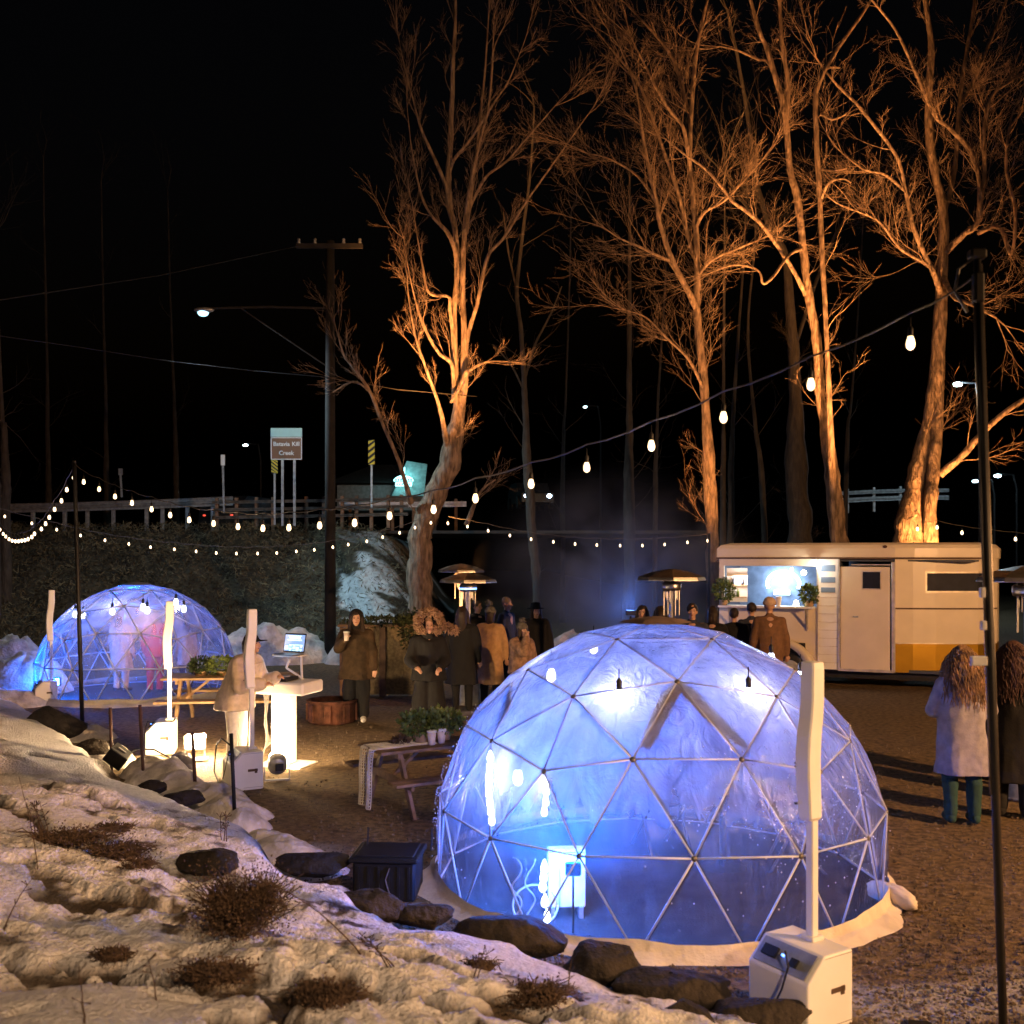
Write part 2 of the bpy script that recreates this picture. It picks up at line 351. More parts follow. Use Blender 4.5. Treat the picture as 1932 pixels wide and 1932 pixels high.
# loose gravel stones, one stuff mesh
n=16000
a=rng.uniform(.35,1,n); py=1350+ (2080-1350)*rng.uniform(0,1,n)**.7; px=rng.uniform(430,1980,n)
Yg=H0*F/(py-HY); Xg=(px-966)/F*Yg; dd,_=edge_d(Xg,Yg); ok=dd<-.05; Xg,Yg=Xg[ok],Yg[ok]; n=len(Xg)
base=np.array([(1,0,0),(0,1,0),(-1,0,0),(0,-1,0),(0,0,.7),(0,0,-.7)]); tf=np.array([(0,1,4),(1,2,4),(2,3,4),(3,0,4),(1,0,5),(2,1,5),(3,2,5),(0,3,5)])
sz=rng.uniform(.006,.017,n); sc=rng.uniform(.6,1.4,(n,1,3)); rz=rng.uniform(0,6.28,n)
vb=base[None]*sc*sz[:,None,None]; cx=np.cos(rz)[:,None];sx=np.sin(rz)[:,None]
vx=vb[:,:,0]*cx-vb[:,:,1]*sx+Xg[:,None]; vy=vb[:,:,0]*sx+vb[:,:,1]*cx+Yg[:,None]; vz=vb[:,:,2]+.010+sz[:,None]*.2
V=np.stack([vx,vy,vz],-1).reshape(-1,3); FQ=(tf[None]+(np.arange(n)*6)[:,None,None]).reshape(-1,3)
M_stone=mat('gravel_stone',(.13,.10,.07),.8,var=.6,sc=9,bump=0)
o=npmesh('gravel',V,FQ,M_stone,False); tag(o,kind='stuff')
# ---- embankment and road
def bank_h(x,y):
    foot=27+ (fbm(x*.3,0,0,2,61)-.5)*1.5
    z=3.5*sst(0,7,y-foot)
    right=sst(-1.2,-4.2,x+ (y-27)*.06)
    z=z*right + (fbm(x*.7,y*.7,0,4,62)-.5)*.55*sst(0,1.5,y-foot)*sst(34.5,33.3,y)*right
    return z-.08+ .0*y
xs=np.linspace(-34,0,330); ys=np.concatenate([np.linspace(25.5,36,150),np.linspace(37,60,10)])
X,Y=np.meshgrid(xs,ys,indexing='ij'); Z=bank_h(X,Y)
pxg=966+X/Y*F
sm=sst(.46,.54,fbm(X*1.3,Y*2.2,0,5,63)+ .36*np.exp(-((pxg-710)/62)**2)-.17) * sst(610,650,pxg)
pyy=HY-(Z-H0)/Y*F
ln=pyy-(975+(pxg-640)*.62)   # dark foot track crossing the snow
sm=sm*(1-.9*np.exp(-((ln-25)/13)**2)*sst(800,740,pxg))
V=np.stack([X,Y,Z],-1).reshape(-1,3)
o=npmesh('embankment',V,gridfaces(*X.shape),M_bank,True,{'snow':sm.ravel()}); tag(o,kind='structure')
snowmask=(X,Y,sm)
# scrub on the embankment
n=70000; x=rng.uniform(-33,-2.2,n); y=rng.uniform(26.6,34,n); z=bank_h(x,y); pp=966+x/y*F
keep=(pp<640)|(rng.uniform(0,1,n)<.32); keep&=pp<800; x,y,z=x[keep],y[keep],z[keep]; n=len(x)
dirs=rng.normal(0,1,(n,3)); dirs[:,2]=np.abs(dirs[:,2])*.8; dirs/=np.linalg.norm(dirs,axis=1)[:,None]
sd=np.cross(dirs,rng.normal(0,1,(n,3))); sd/=np.linalg.norm(sd,axis=1)[:,None]
L=rng.uniform(.06,.24,n)[:,None]; wv=rng.uniform(.006,.02,n)[:,None]; P=np.stack([x,y,z+rng.uniform(0,.25,n)],-1)
V=np.stack([P,P+dirs*L*.5+sd*wv,P+dirs*L,P+dirs*L*.5-sd*wv],1).reshape(-1,3)
o=npmesh('scrub',V,np.arange(n*4).reshape(-1,4),M_scrub,False); tag(o,kind='stuff')
# road on top
M_road=mat('road_asphalt',(.05,.05,.05),.9,var=.2,bump=.3)
mb=MB(); mb.box((-15.5,39.5,3.42),(45,9,.1)); o=mb.build('road',M_road); tag(o,kind='structure')
M_hill=mat('hill_ground',(.012,.012,.01),1,bump=0,spec=0)
xs=np.linspace(-160,160,80); ys=np.linspace(62,240,40); X,Y=np.meshgrid(xs,ys,indexing='ij'); Z=(Y-62)*.10+(fbm(X*.05,Y*.05,0,3,5)-.5)*8+2
o=npmesh('hill',np.stack([X,Y,Z],-1).reshape(-1,3),gridfaces(*X.shape),M_hill); tag(o,kind='structure')
# ---- snow piles
def pile(pts,lab,seed,m=M_pile,cat='snow pile',amp=.35):
    mb_v=[];mb_f=[];n0=0
    for (c,rx,ry,h) in pts:
        a=np.linspace(0,2*math.pi,44,endpoint=False); r=np.linspace(0,1,20)
        A,Rr=np.meshgrid(a,r,indexing='ij'); x=np.cos(A)*Rr*rx+c[0]; y=np.sin(A)*Rr*ry+c[1]
        nn=fbm(x*2.2,y*2.2,seed,4,seed); n2=fbm(x*7,y*7,seed,3,seed+5)
        z=h*(1-Rr**2.2)*(1-amp+amp*2*nn)+ (n2-.5)*.22*min(1,h*1.6)*(1-Rr**3)+c[2]-.05
        x=x+(n2-.5)*.1*rx; v=np.stack([x,y,z],-1).reshape(-1,3)
        f=[(i*20+j,((i+1)%44)*20+j,((i+1)%44)*20+j+1,i*20+j+1) for i in range(44) for j in range(19)]
        mb_v.append(v); mb_f+= [tuple(q+n0 for q in t) for t in f]; n0+=len(v)
    o=npmesh('snow_pile',np.concatenate(mb_v),np.array(mb_f),m,True); tag(o,lab,cat); return o
def gp(px,Y,z=0): v=GX(px,Y); return (v.x,v.y,z)
pile([(gp(500,25),1.3,.8,.95),(gp(545,25.4),1.2,.8,.75),(gp(450,25),1.0,.8,.7),(gp(410,24.6),.9,.7,.5)],'long ridge of shovelled snow at the foot of the dark bank behind the DJ stand',1)
pile([(gp(680,25),.9,.7,.85),(gp(735,24.5),1.2,.8,1.15),(gp(790,24),.9,.7,1.0)],'high snow heap in front of the big forked tree trunk',2)
pile([(gp(15,20.5),1.2,.9,1.0),(gp(50,19.5),.9,.8,.8),(gp(-30,19.5),1,.8,.7),(gp(20,17.8),.7,.5,.35)],'brownish snow heap left of the small blue dome',3)
pile([(gp(196,12.8),.45,.4,.28),(gp(182,13.6),.35,.4,.2),(gp(168,14.6),.45,.4,.22)],'lumpy snow beside the leftmost short iron stake',4)
pile([(gp(300,11.6),.45,.4,.34),(gp(330,11.2),.45,.35,.26),(gp(278,12.2),.35,.35,.26)],'broken snow lumps between the second and third iron stakes',5)
pile([(gp(395,10.6),.55,.35,.30),(gp(430,10.2),.5,.3,.24),(gp(462,9.75),.3,.25,.22),(gp(352,11.),.4,.35,.2)],'snow lumps at the foot of the grey box of the middle heater',6)
pile([(gp(535,8.9),.42,.3,.20),(gp(585,8.45),.38,.3,.16),(gp(500,9.2),.3,.25,.18)],'bluish low snow patch in shade beside the snow slope crest',7)
pile([(gp(1080,24),1.2,.8,.75),(gp(1140,23),.9,.7,.6)],'distant low snow heap behind the crowd near the smoke',8)
# ---- boulders
def boulder(px,py,w,h,z0,lab,seed,dY=0):
    g=G(px,py+h/2,z0); Y=g.y+dY; s=Y/F
    v=[];f=[];n,m=44,30
    c=W(px,py,Y); rx=w*s/2; rz=max(h*s/2*1.15,.06); ry=max(rx*.6,rz)
    th=np.linspace(.04,math.pi-.04,m); ph=np.linspace(0,2*math.pi,n,endpoint=False); T_,P_=np.meshgrid(th,ph,indexing='ij')
    ux,uy,uz=np.sin(T_)*np.cos(P_),np.sin(T_)*np.sin(P_),np.cos(T_)
    q_=np.random.default_rng(seed); PN=q_.normal(0,1,(22,3)); PN[:,2]*=.8; PN/=np.linalg.norm(PN,axis=1)[:,None]; hh=q_.uniform(.72,.95,22)
    dt=ux[...,None]*PN[:,0]+uy[...,None]*PN[:,1]+uz[...,None]*PN[:,2]; k=np.min(np.where(dt>.12,hh/np.maximum(dt,.12),9),axis=-1); k=np.minimum(k,1.12)+(fbm(ux*3,uy*3,uz*3+seed,3,seed)-.5)*.16
    V=np.stack([ux*rx*k,uy*ry*k,uz*rz*k],-1).reshape(-1,3)
    F_=np.array([(i*n+j,(i+1)*n+j,(i+1)*n+(j+1)%n,i*n+(j+1)%n) for i in range(m-1) for j in range(n)])
    o=npmesh('boulder',V,F_,M_rock,True); o.location=c; tag(o,lab,'boulder',group='boulders along the edge of the snow slope'); return o
BL=[(95,1368,120,58,.0,'dark boulder at the far left end of the snow edge near the small dome'),
(178,1412,70,34,.1,'small dark boulder left of the tall thin light pole foot'),
(285,1487,66,24,.15,'dark boulder under snow between the second and third iron stakes'),
(352,1506,80,30,.2,'flat dark boulder at the foot of the third iron stake'),
(402,1625,125,46,.45,'brown boulder poking out of the snow just above the big dead shrub'),
(585,1632,150,46,.15,'dark boulder at the snow crest below the bluish snow patch'),
(702,1712,140,62,.12,'rounded dark boulder nearest the black crate'),
(800,1728,120,40,.08,'low dark boulder between the black crate and the large dome'),
(955,1772,260,86,.1,'widest dark boulder against the lower left of the large dome'),
(1140,1822,175,74,.08,'domed dark boulder below the white skirt of the large dome'),
(1265,1866,260,66,.05,'long low dark boulder left of the near heater box'),
(1430,1915,190,60,.03,'dark flat boulder in front of the near heater box'),
(1050,1908,130,26,.35,'thin flat stone showing through snow at the bottom edge of the photo'),
(1290,1925,130,60,.2,'dark pointed boulder at the bottom edge right of centre')]
for i,b in enumerate(BL): boulder(*b,seed=100+i)
# ================================================================ DOMES
def dome_geo(az):
    t=math.atan(2); V=[Vector((0,0,1))]+[Vector((math.sin(t)*math.cos(R(az)+k*2*math.pi/5),math.sin(t)*math.sin(R(az)+k*2*math.pi/5),math.cos(t))) for k in range(5)]
    V+=[Vector((math.sin(t)*math.cos(R(az+36)+k*2*math.pi/5),math.sin(t)*math.sin(R(az+36)+k*2*math.pi/5),-math.cos(t))) for k in range(5)]
    Fa=[(0,1+k,1+(k+1)%5) for k in range(5)]+[(1+k,6+k,1+(k+1)%5) for k in range(5)]+[(6+k,6+(k+1)%5,1+(k+1)%5) for k in range(5)]
    P=[];key={};T=[]
    def pt(p):
        p=p.normalized(); q=(round(p.x,4),round(p.y,4),round(p.z,4))
        if q not in key: key[q]=len(P); P.append(p)
        return key[q]
    for a,b,c in Fa:
        a,b,c=V[a],V[b],V[c]; g={}
        for i in range(4):
            for j in range(4-i): g[i,j]=pt(a*(3-i-j)/3+b*i/3+c*j/3)
        for i in range(3):
            for j in range(3-i):
                T.append((g[i,j],g[i+1,j],g[i,j+1]))
                if i+j<2: T.append((g[i+1,j],g[i+1,j+1],g[i,j+1]))
    T=[q for q in T if all(P[k].z>-.25 for k in q)]
    return P,T
def dome(cx,cy,lab,rot,flm,RR=1.8,c=.33,seed=0,sr=.0078):
    t=thing('dome_tent',lab,'dome tent',(cx,cy,0),0,'clear geodesic dome tents')
    P,T=dome_geo(-90+36+rot)
    Q=[]
    for p in P:
        if p.z<-.05:
            r=math.hypot(p.x,p.y); Q.append(Vector((p.x/r*1.755,p.y/r*1.755,.02)))
        else: Q.append(Vector((p.x*RR,p.y*RR,c+RR*p.z*(.965 if p.z>.6 else .985))))
    used=sorted({k for q in T for k in q}); E=sorted({tuple(sorted(e)) for q in T for e in ((q[0],q[1]),(q[1],q[2]),(q[2],q[0]))})
    # film: each facet subdivided and slightly bellied
    V=[];Fq=[];key={}
    n=9
    for q in T:
        a,b,cc=[Q[k]*1.0 for k in q]; ctr=Vector((0,0,c)); idx={}
        for i in range(n+1):
            for j in range(n+1-i):
                u,v=i/n,j/n; w=1-u-v; p=a*w+b*u+cc*v; k=(round(p.x,3),round(p.y,3),round(p.z,3))
                if k not in key:
                    belly=27*u*v*w; d=(p-ctr).normalized(); e=min(u,v,w)
                    nn=float(fbm(p.x*2.5+seed,p.y*2.5,p.z*1.2,3,seed+3))-.5
                    p=p+d*(.0058+.030*belly+nn*.05*min(1,belly*1.5)); p.z=max(p.z,.005)
                    key[k]=len(V); V.append(tuple(p))
                idx[i,j]=key[k]
        for i in range(n):
            for j in range(n-i):
                Fq.append((idx[i,j],idx[i+1,j],idx[i,j+1]))
                if i+j<n-1: Fq.append((idx[i+1,j],idx[i+1,j+1],idx[i,j+1]))
    o=npmesh('clear_film',V,Fq,flm,True); o.parent=t
    mb=MB(); mb.tube([(0,0,0),(0,0,.5),(0,0,1)],sr,8); me=mb.mesh('strut',True); me.materials.append(M_strut)
    for a,b in E:
        d=Q[b]-Q[a]; s=link('strut',me,t,Q[a]); s.rotation_euler=d.to_track_quat('Z','Y').to_euler(); s.scale=(1,1,d.length)
    mb=MB(); mb.lathe([(.004,-.010),(.019,-.008),(.019,.006),(.006,.011)],12); me=mb.mesh('hub',True); me.materials.append(M_galvd)
    for k in used:
        s=link('hub',me,t,Q[k]); s.rotation_euler=(Q[k]-Vector((0,0,c))).to_track_quat('Z','Y').to_euler()
    # white ground skirt, folded
    mb=MB(); v=[];m=96;
    for i in range(m):
        a=2*math.pi*i/m; f1=float(fbm(math.cos(a)*5,math.sin(a)*5,seed,3,9)); f2=float(fbm(math.cos(a)*9,math.sin(a)*9,3,3,19))
        for r,z in ((1.785,.10+.07*f1),(1.80,.07),(1.81+.03*f2,.035+.05*f2),(1.835+.06*f1,.02+.03*f2),(1.85+.22*f1*f2,.015)):
            v.append((math.cos(a)*r,math.sin(a)*r,z))
    mb.add(v,[(i*5+j,((i+1)%m)*5+j,((i+1)%m)*5+j+1,i*5+j+1) for i in range(m) for j in range(4)])
    mb.build('ground_skirt',M_cloth,t,True)
    mb=MB(); mb.lathe([(1.72,.012),(1.70,.022),(.02,.024)],48); mb.build('floor_mat',M_mat,t)
    # cap vent
    mb=MB(); top=c+RR*.965+.03; mb.lathe([(.30,-.035),(.20,-.005),(.02,.015)],6,(0,0,top)); mb.build('top_vent',M_tan,t)
    return t,Q,c
M_mat=mat('dark_floor_mat',(.022,.018,.015),.9,var=.4,bump=.4)
M_galvd=mat('dull_steel',(.17,.15,.13),.4,.8,var=.2,bump=.05)
M_tan=mat('tan_webbing',(.15,.105,.09),.8,var=.2,bump=.2)
M_film1=film('dome_film',.04,.66); M_film2=film('small_dome_film',.12,.36)
D1=(1.165,8.32); D2=(-7.06,19.3)
d1,Q1,c1=dome(*D1,'large clear plastic dome tent lit blue inside, in front of the white trailer',0,M_film1,seed=1)
d2,Q2,c2=dome(*D2,'small distant blue lit dome tent with people inside, left of the DJ stand',8,M_film2,seed=5,sr=.0125)
def on_dome(px,py,D,c,RR=1.8,off=-.075):
    # point of the film seen at a pixel
    k=Vector(((px-966)/F,1,-(py-HY)/F)); o=Vector((0-D[0],0-D[1],H0-c)); r=RR+off
    a=k.dot(k); b=2*o.dot(k); cc=o.dot(o)-r*r; t=(-b-math.sqrt(max(b*b-4*a*cc,0)))/(2*a); return o+k*t+Vector((0,0,c))
# webbing chevrons on the film (vent flaps)
def ribbon(pts,w,name,m,parent,c):
    mb=MB(); v=[]
    pts=[Vector(p) for p in pts]
    for i,p in enumerate(pts):
        d=(pts[min(i+1,len(pts)-1)]-pts[max(i-1,0)]).normalized(); n=(p-Vector((0,0,c))).normalized(); s=d.cross(n).normalized()
        v+=[p+s*w[i]/2,p-s*w[i]/2,p-s*w[i]/2+n*.006,p+s*w[i]/2+n*.006]
    m_=len(pts); f=[(i*4+j,i*4+(j+1)%4,(i+1)*4+(j+1)%4,(i+1)*4+j) for i in range(m_-1) for j in range(4)]+[(3,2,1,0),((m_-1)*4,(m_-1)*4+1,(m_-1)*4+2,(m_-1)*4+3)]
    mb.add(v,f); return mb.build(name,m,parent)
def chev(P,w,parent,D,c):
    pts=[]; 
    for (a,b) in zip(P[:-1],P[1:]):
        for q in range(5): u=q/5; pts.append(on_dome(a[0]+(b[0]-a[0])*u,a[1]+(b[1]-a[1])*u,D,c))
    pts.append(on_dome(*P[-1],D,c)); n=len(pts); return ribbon(pts,[w*(.55+.45*math.sin(math.pi*i/(n-1))) for i in range(n)],'flap_band',M_tan,parent,c)
_n=250; _o=rng; _az=np.concatenate([_o.normal(R(-62),.22,150),_o.normal(R(-170),.10,60),_o.uniform(R(-170),R(-10),40)]); _zz=np.concatenate([_o.normal(.95,.25,150),_o.normal(.9,.3,60),_o.uniform(.3,1.3,40)]); _zz=np.clip(_zz,.2,1.4)
_r=np.sqrt(np.maximum(1.8**2-(_zz-c1)**2,.01))+.012; _s=_o.uniform(.002,.0055,_n); _b=np.array([(1,0,0),(0,1,0),(-1,0,0),(0,-1,0),(0,0,1.5),(0,0,-1.5)]); _f=np.array([(0,1,4),(1,2,4),(2,3,4),(3,0,4),(1,0,5),(2,1,5),(3,2,5),(0,3,5)])
_c=np.stack([_r*np.cos(_az),_r*np.sin(_az),_zz],-1); _v=(_c[:,None]+_b[None]*_s[:,None,None]).reshape(-1,3)
_d=npmesh('droplets',_v,(_f[None]+(np.arange(_n)*6)[:,None,None]).reshape(-1,3),mat('water_drop',(.85,.85,.88),.08,0.,bump=0,var=0,spec=1),True); _d.parent=d1; _d['kind']='stuff'  # white beads added on the film to stand for glints
chev([(1275,1298),(1252,1330),(1205,1428)],.11,d1,D1,c1); _n=250; _o=rng; _az=np.concatenate([_o.normal(R(-62),.22,150),_o.normal(R(-170),.10,60),_o.uniform(R(-170),R(-10),40)]); _zz=np.concatenate([_o.normal(.95,.25,150),_o.normal(.9,.3,60),_o.uniform(.3,1.3,40)]); _zz=np.clip(_zz,.2,1.4)
_r=np.sqrt(np.maximum(1.8**2-(_zz-c1)**2,.01))+.012; _s=_o.uniform(.002,.0055,_n); _b=np.array([(1,0,0),(0,1,0),(-1,0,0),(0,-1,0),(0,0,1.5),(0,0,-1.5)]); _f=np.array([(0,1,4),(1,2,4),(2,3,4),(3,0,4),(1,0,5),(2,1,5),(3,2,5),(0,3,5)])
_c=np.stack([_r*np.cos(_az),_r*np.sin(_az),_zz],-1); _v=(_c[:,None]+_b[None]*_s[:,None,None]).reshape(-1,3)
_d=npmesh('droplets',_v,(_f[None]+(np.arange(_n)*6)[:,None,None]).reshape(-1,3),mat('water_drop',(.85,.85,.88),.08,0.,bump=0,var=0,spec=1),True); _d.parent=d1; _d['kind']='stuff'  # second scatter of the white beads that imitate glints
chev([(1275,1298),(1300,1320),(1392,1422)],.10,d1,D1,c1)
chev([(966,1292),(950,1310),(868,1395)],.05,d1,D1,c1); chev([(968,1292),(958,1350),(934,1412)],.06,d1,D1,c1)
# lamps and things inside the large dome
bulb_prof=[(.006,.075),(.011,.06),(.018,.045),(.026,.02),(.028,0),(.024,-.018),(.012,-.03),(.003,-.033)]
_mb=MB(); _mb.lathe(bulb_prof,10); ME_BULB=_mb.mesh('bulb',True)
_mb=MB(); _mb.tube([(0,0,.17),(0,0,.12),(0,0,.075)],[.0035,.0035,.016],6); _mb.lathe([(.015,.05),(.017,.055),(.017,.10),(.006,.115)],8); ME_SOCK=_mb.mesh('socket',True); ME_SOCK.materials.append(M_black)
def bulb(loc,parent,m,sc=1,sock=True):
    key='bulb_'+m.name
    me=bpy.data.meshes.get(key)
    if me is None: me=ME_BULB.copy(); me.name=key; me.materials.append(m)
    b=link('bulb',me,parent,loc); b.scale=(sc,)*3
    if sock: link('socket',ME_SOCK,b)
    return b
def festoon(name,lab,pts,m,wire=None,sc=1,drop=.17,cat='string light'):
    # pts: world bulb points
    t=thing(name,lab,cat,pts[0]); o=Vector(pts[0])
    P=[Vector(p)-o for p in pts]
    for p in P: bulb(p,t,m,sc*.82,sc>=1)
    Wp=[q-o for q in wire] if wire else [p+Vector((0,0,drop)) for p in P]
    if len(Wp)>1:
        mb=MB(); 
        Pp=[]
        for a,b in zip(Wp[:-1],Wp[1:]):
            for q in range(3): u=q/3; p=a.lerp(b,u); p.z-=.02*math.sin(math.pi*u); Pp.append(p)
        Pp.append(Wp[-1]); mb.tube(Pp,.006,5); mb.build('wire',M_cord,t)
    return t
def inside(px,py,dy=0): return W(px,py,D1[1]+dy)
pts=[inside(1168,1318,-1.08),inside(1412,1314,-1.0),inside(1040,1277,-.15),inside(1455,1246,.75),inside(1510,1280,.7),inside(977,1470,-1.02),inside(1120,1225,.9),inside(1290,1215,1.1)]
t=thing('bulb_string','string of bulbs clipped round the frame inside the large dome','string light',pts[0])
for p in pts: bulb(p-pts[0],t,M_bulbw,1.25)
for p in (pts[0],pts[1],pts[5],pts[3],pts[2]): lamp('bulb_light','POINT',p-Vector((0,0,.0))+Vector((0,.05,-.05)),7.5,(.62,.62,1),radius=.04)
def strand(lab,P,m,sc,n):
    pts=[]
    for i in range(n):
        u=i/(n-1)*(len(P)-1); a=int(min(u,len(P)-2)); q=u-a; pts.append(P[a].lerp(P[a+1],q))
    t=thing('bulb_strand',lab,'string light',pts[0]); o=pts[0]
    for p in pts: bulb(p-o,t,m,sc,False)
    mb=MB(); mb.tube([p-o for p in pts],.004,5); mb.build('wire',M_strut,t); return t
strand('vertical row of bright bulbs down the left strut of the large dome',[inside(925,1432,-1.0),inside(921,1490,-1.1),inside(928,1550,-1.15)],M_bulbw,.8,8)
strand('short hanging bulb strand below the middle left hub of the large dome',[inside(1030,1478,-1.3),inside(1031,1505,-1.3),inside(1027,1533,-1.3)],M_bulbw,.75,4)
strand('low hanging bulb strand beside the white board in the large dome',[inside(1027,1640,-1.25),inside(1024,1675,-1.25),inside(1032,1733,-1.2)],M_bulbw,.9,5)
# white board with a lit floodlight: source of the blue light
g=GX(1068,7.35)
t=thing('white_panel_heater','white rectangular panel standing on the floor inside the large dome','heater',(g.x,g.y,0),R(4))
mb=MB(); mb.box((0,0,.30),(.27,.09,.42),bev=.008); mb.build('cabinet',M_white,t); mb=MB(); mb.box((-.05,-.047,.30),(.004,.004,.40)); mb.box((0,-.047,.485),(.25,.004,.006)); mb.build('panel_seam',M_galv,t)
for sx in (-.1,.1):
    mb=MB(); mb.box((sx,0,.05),(.03,.16,.1)); mb.build('foot',M_galv,t)
M_blueled=emat('blue_led',(.10,.32,1),60)
t=thing('floodlight','blue LED floodlight glowing in front of the white panel in the large dome','floodlight',(g.x+.03,g.y-.35,0),0)
mb=MB(); mb.box((0,0,.46),(.11,.05,.09),bev=.01); mb.build('housing',M_black,t); mb=MB(); mb.lathe([(.03,0),(.045,.01),(.03,.02)],14); 
mb2=MB(); mb2.box((0,.028,.46),(.085,.006,.065)); mb2.build('lens',M_blueled,t); mb3=MB(); mb3.tube([(0,0,0),(0,0,.2),(0,0,.42)],.008,6); mb3.build('stand',M_black,t)
lamp('blue_led_light','POINT',(g.x+.02,g.y-.22,.52),135,(.0,.13,1),radius=.06)
lamp('blue_led_light','POINT',(g.x-.35,g.y+.5,.5),70,(.0,.14,1),radius=.07)
lamp('white_led_light','POINT',(g.x-.03,g.y-.22,.42),2,(.6,.75,1),radius=.04)
# small round table and folding chairs in the dome
M_smoke=mat('smoked_top',(.07,.07,.08),.3,bump=0)
def round_table(x,y,lab,r=.42,h=.72):
    t=thing('round_table',lab,'table',(x,y,0)); mb=MB(); mb.lathe([(r-.01,h-.03),(r,h-.02),(r,h-.005),(r-.01,h)],32); mb.build('table_top',M_smoke,t,True)
    mb=MB(); mb.tube([(0,0,.02),(0,0,.3),(0,0,h-.03)],.03,10); mb.build('stem',M_black,t); mb=MB(); mb.lathe([(.26,0),(.26,.015),(.04,.04)],24); mb.build('foot_plate',M_black,t)
round_table(1.75,8.5,'dark topped round table standing inside the large dome')
def chair(x,y,rz,lab,m):
    t=thing('folding_chair',lab,'chair',(x,y,0),rz,'chairs inside the large dome')
    mb=MB(); mb.box((0,0,.45),(.40,.38,.03),bev=.01); mb.build('seat',m,t); mb=MB(); mb.box((0,.20,.76),(.40,.025,.26),bev=.01); mb.build('backrest',m,t)
    for sx in(-1,1):
        mb=MB(); mb.bar((sx*.19,-.22,0),(sx*.19,.21,.88),.022); mb.build('leg',m,t); mb=MB(); mb.bar((sx*.17,.24,0),(sx*.17,-.16,.45),.022); mb.build('leg',m,t)
chair(2.35,8.5,R(-100),'grey folding chair right of the round table in the large dome',M_smoke)
chair(1.3,9.0,R(20),'grey folding chair behind the round table in the large dome',M_smoke)
# curly wires and a hoop
t=thing('curled_ribbon','pair of curly white ribbons hanging low in the left of the large dome','ribbon',inside(975,1622,-1.35)); o=t.location.copy()
for k,(x,ph,L) in enumerate(((975,0,.55),(1000,1.4,.62))):
    a=inside(x,1622,-1.35)-o; P=[a+Vector((.022*math.sin(q*.55+ph)*1.6,.03*math.cos(q*.5),-L*q/26)) for q in range(27)]
    mb=MB(); mb.tube(P,.0055,5); mb.build('ribbon',M_strut,t)
t=thing('wire_hoop','white hoop of cable on the floor at the left of the large dome','cable',(D1[0]-1.0,D1[1]-1.05,.12)); mb=MB(); mb.tube([(.16*math.cos(a),.05*math.sin(a),.13*math.sin(a)) for a in np.linspace(0,6.3,26)],.008,6); mb.build('loop',M_strut,t,True)
# small dome: lights
o2=Vector((D2[0],D2[1],0))
pts=[W(142,1161,18.6),W(157,1162,18.4),W(212,1155,18.25),W(270,1147,18.3),W(278,1153,18.25),W(332,1138,18.6),W(347,1150,18.5),W(376,1146,18.9)]
pts=pts[:7]
t=thing('bulb_string','string of bulbs round the frame inside the small distant dome','string light',pts[0])
for p in pts: bulb(p-pts[0],t,M_bulbw,1.5)
for p in (pts[0],pts[2],pts[5]): lamp('bulb_light','POINT',p+Vector((0,.15,-.05)),7,(.75,.66,1),radius=.06)
lamp('blue_led_light','POINT',(o2.x-1.25,o2.y-.75,.45),210,(.0,.13,1),radius=.08)
lamp('bulb_light','POINT',(o2.x+.45,o2.y-1.0,1.2),12,(1,.50,.32),radius=.08)  # added warm fill near the red coat, no bulb hangs here
lamp('blue_led_light','POINT',(o2.x-.3,o2.y+.6,1.4),90,(.01,.15,1),radius=.08)
t=thing('floodlight','blue LED floodlight on the floor at the left inside the small dome','floodlight',(o2.x-1.3,o2.y-.55,0)); mb=MB(); mb.box((0,0,.3),(.2,.06,.16),bev=.01); mb.build('housing',M_black,t); mb=MB(); mb.box((0,-.034,.3),(.16,.006,.12)); mb.build('lens',emat('blue_led2',(.15,.4,1),25),t); mb=MB(); mb.tube([(0,0,0),(0,0,.1),(0,0,.24)],.01,6); mb.build('stand',M_black,t)
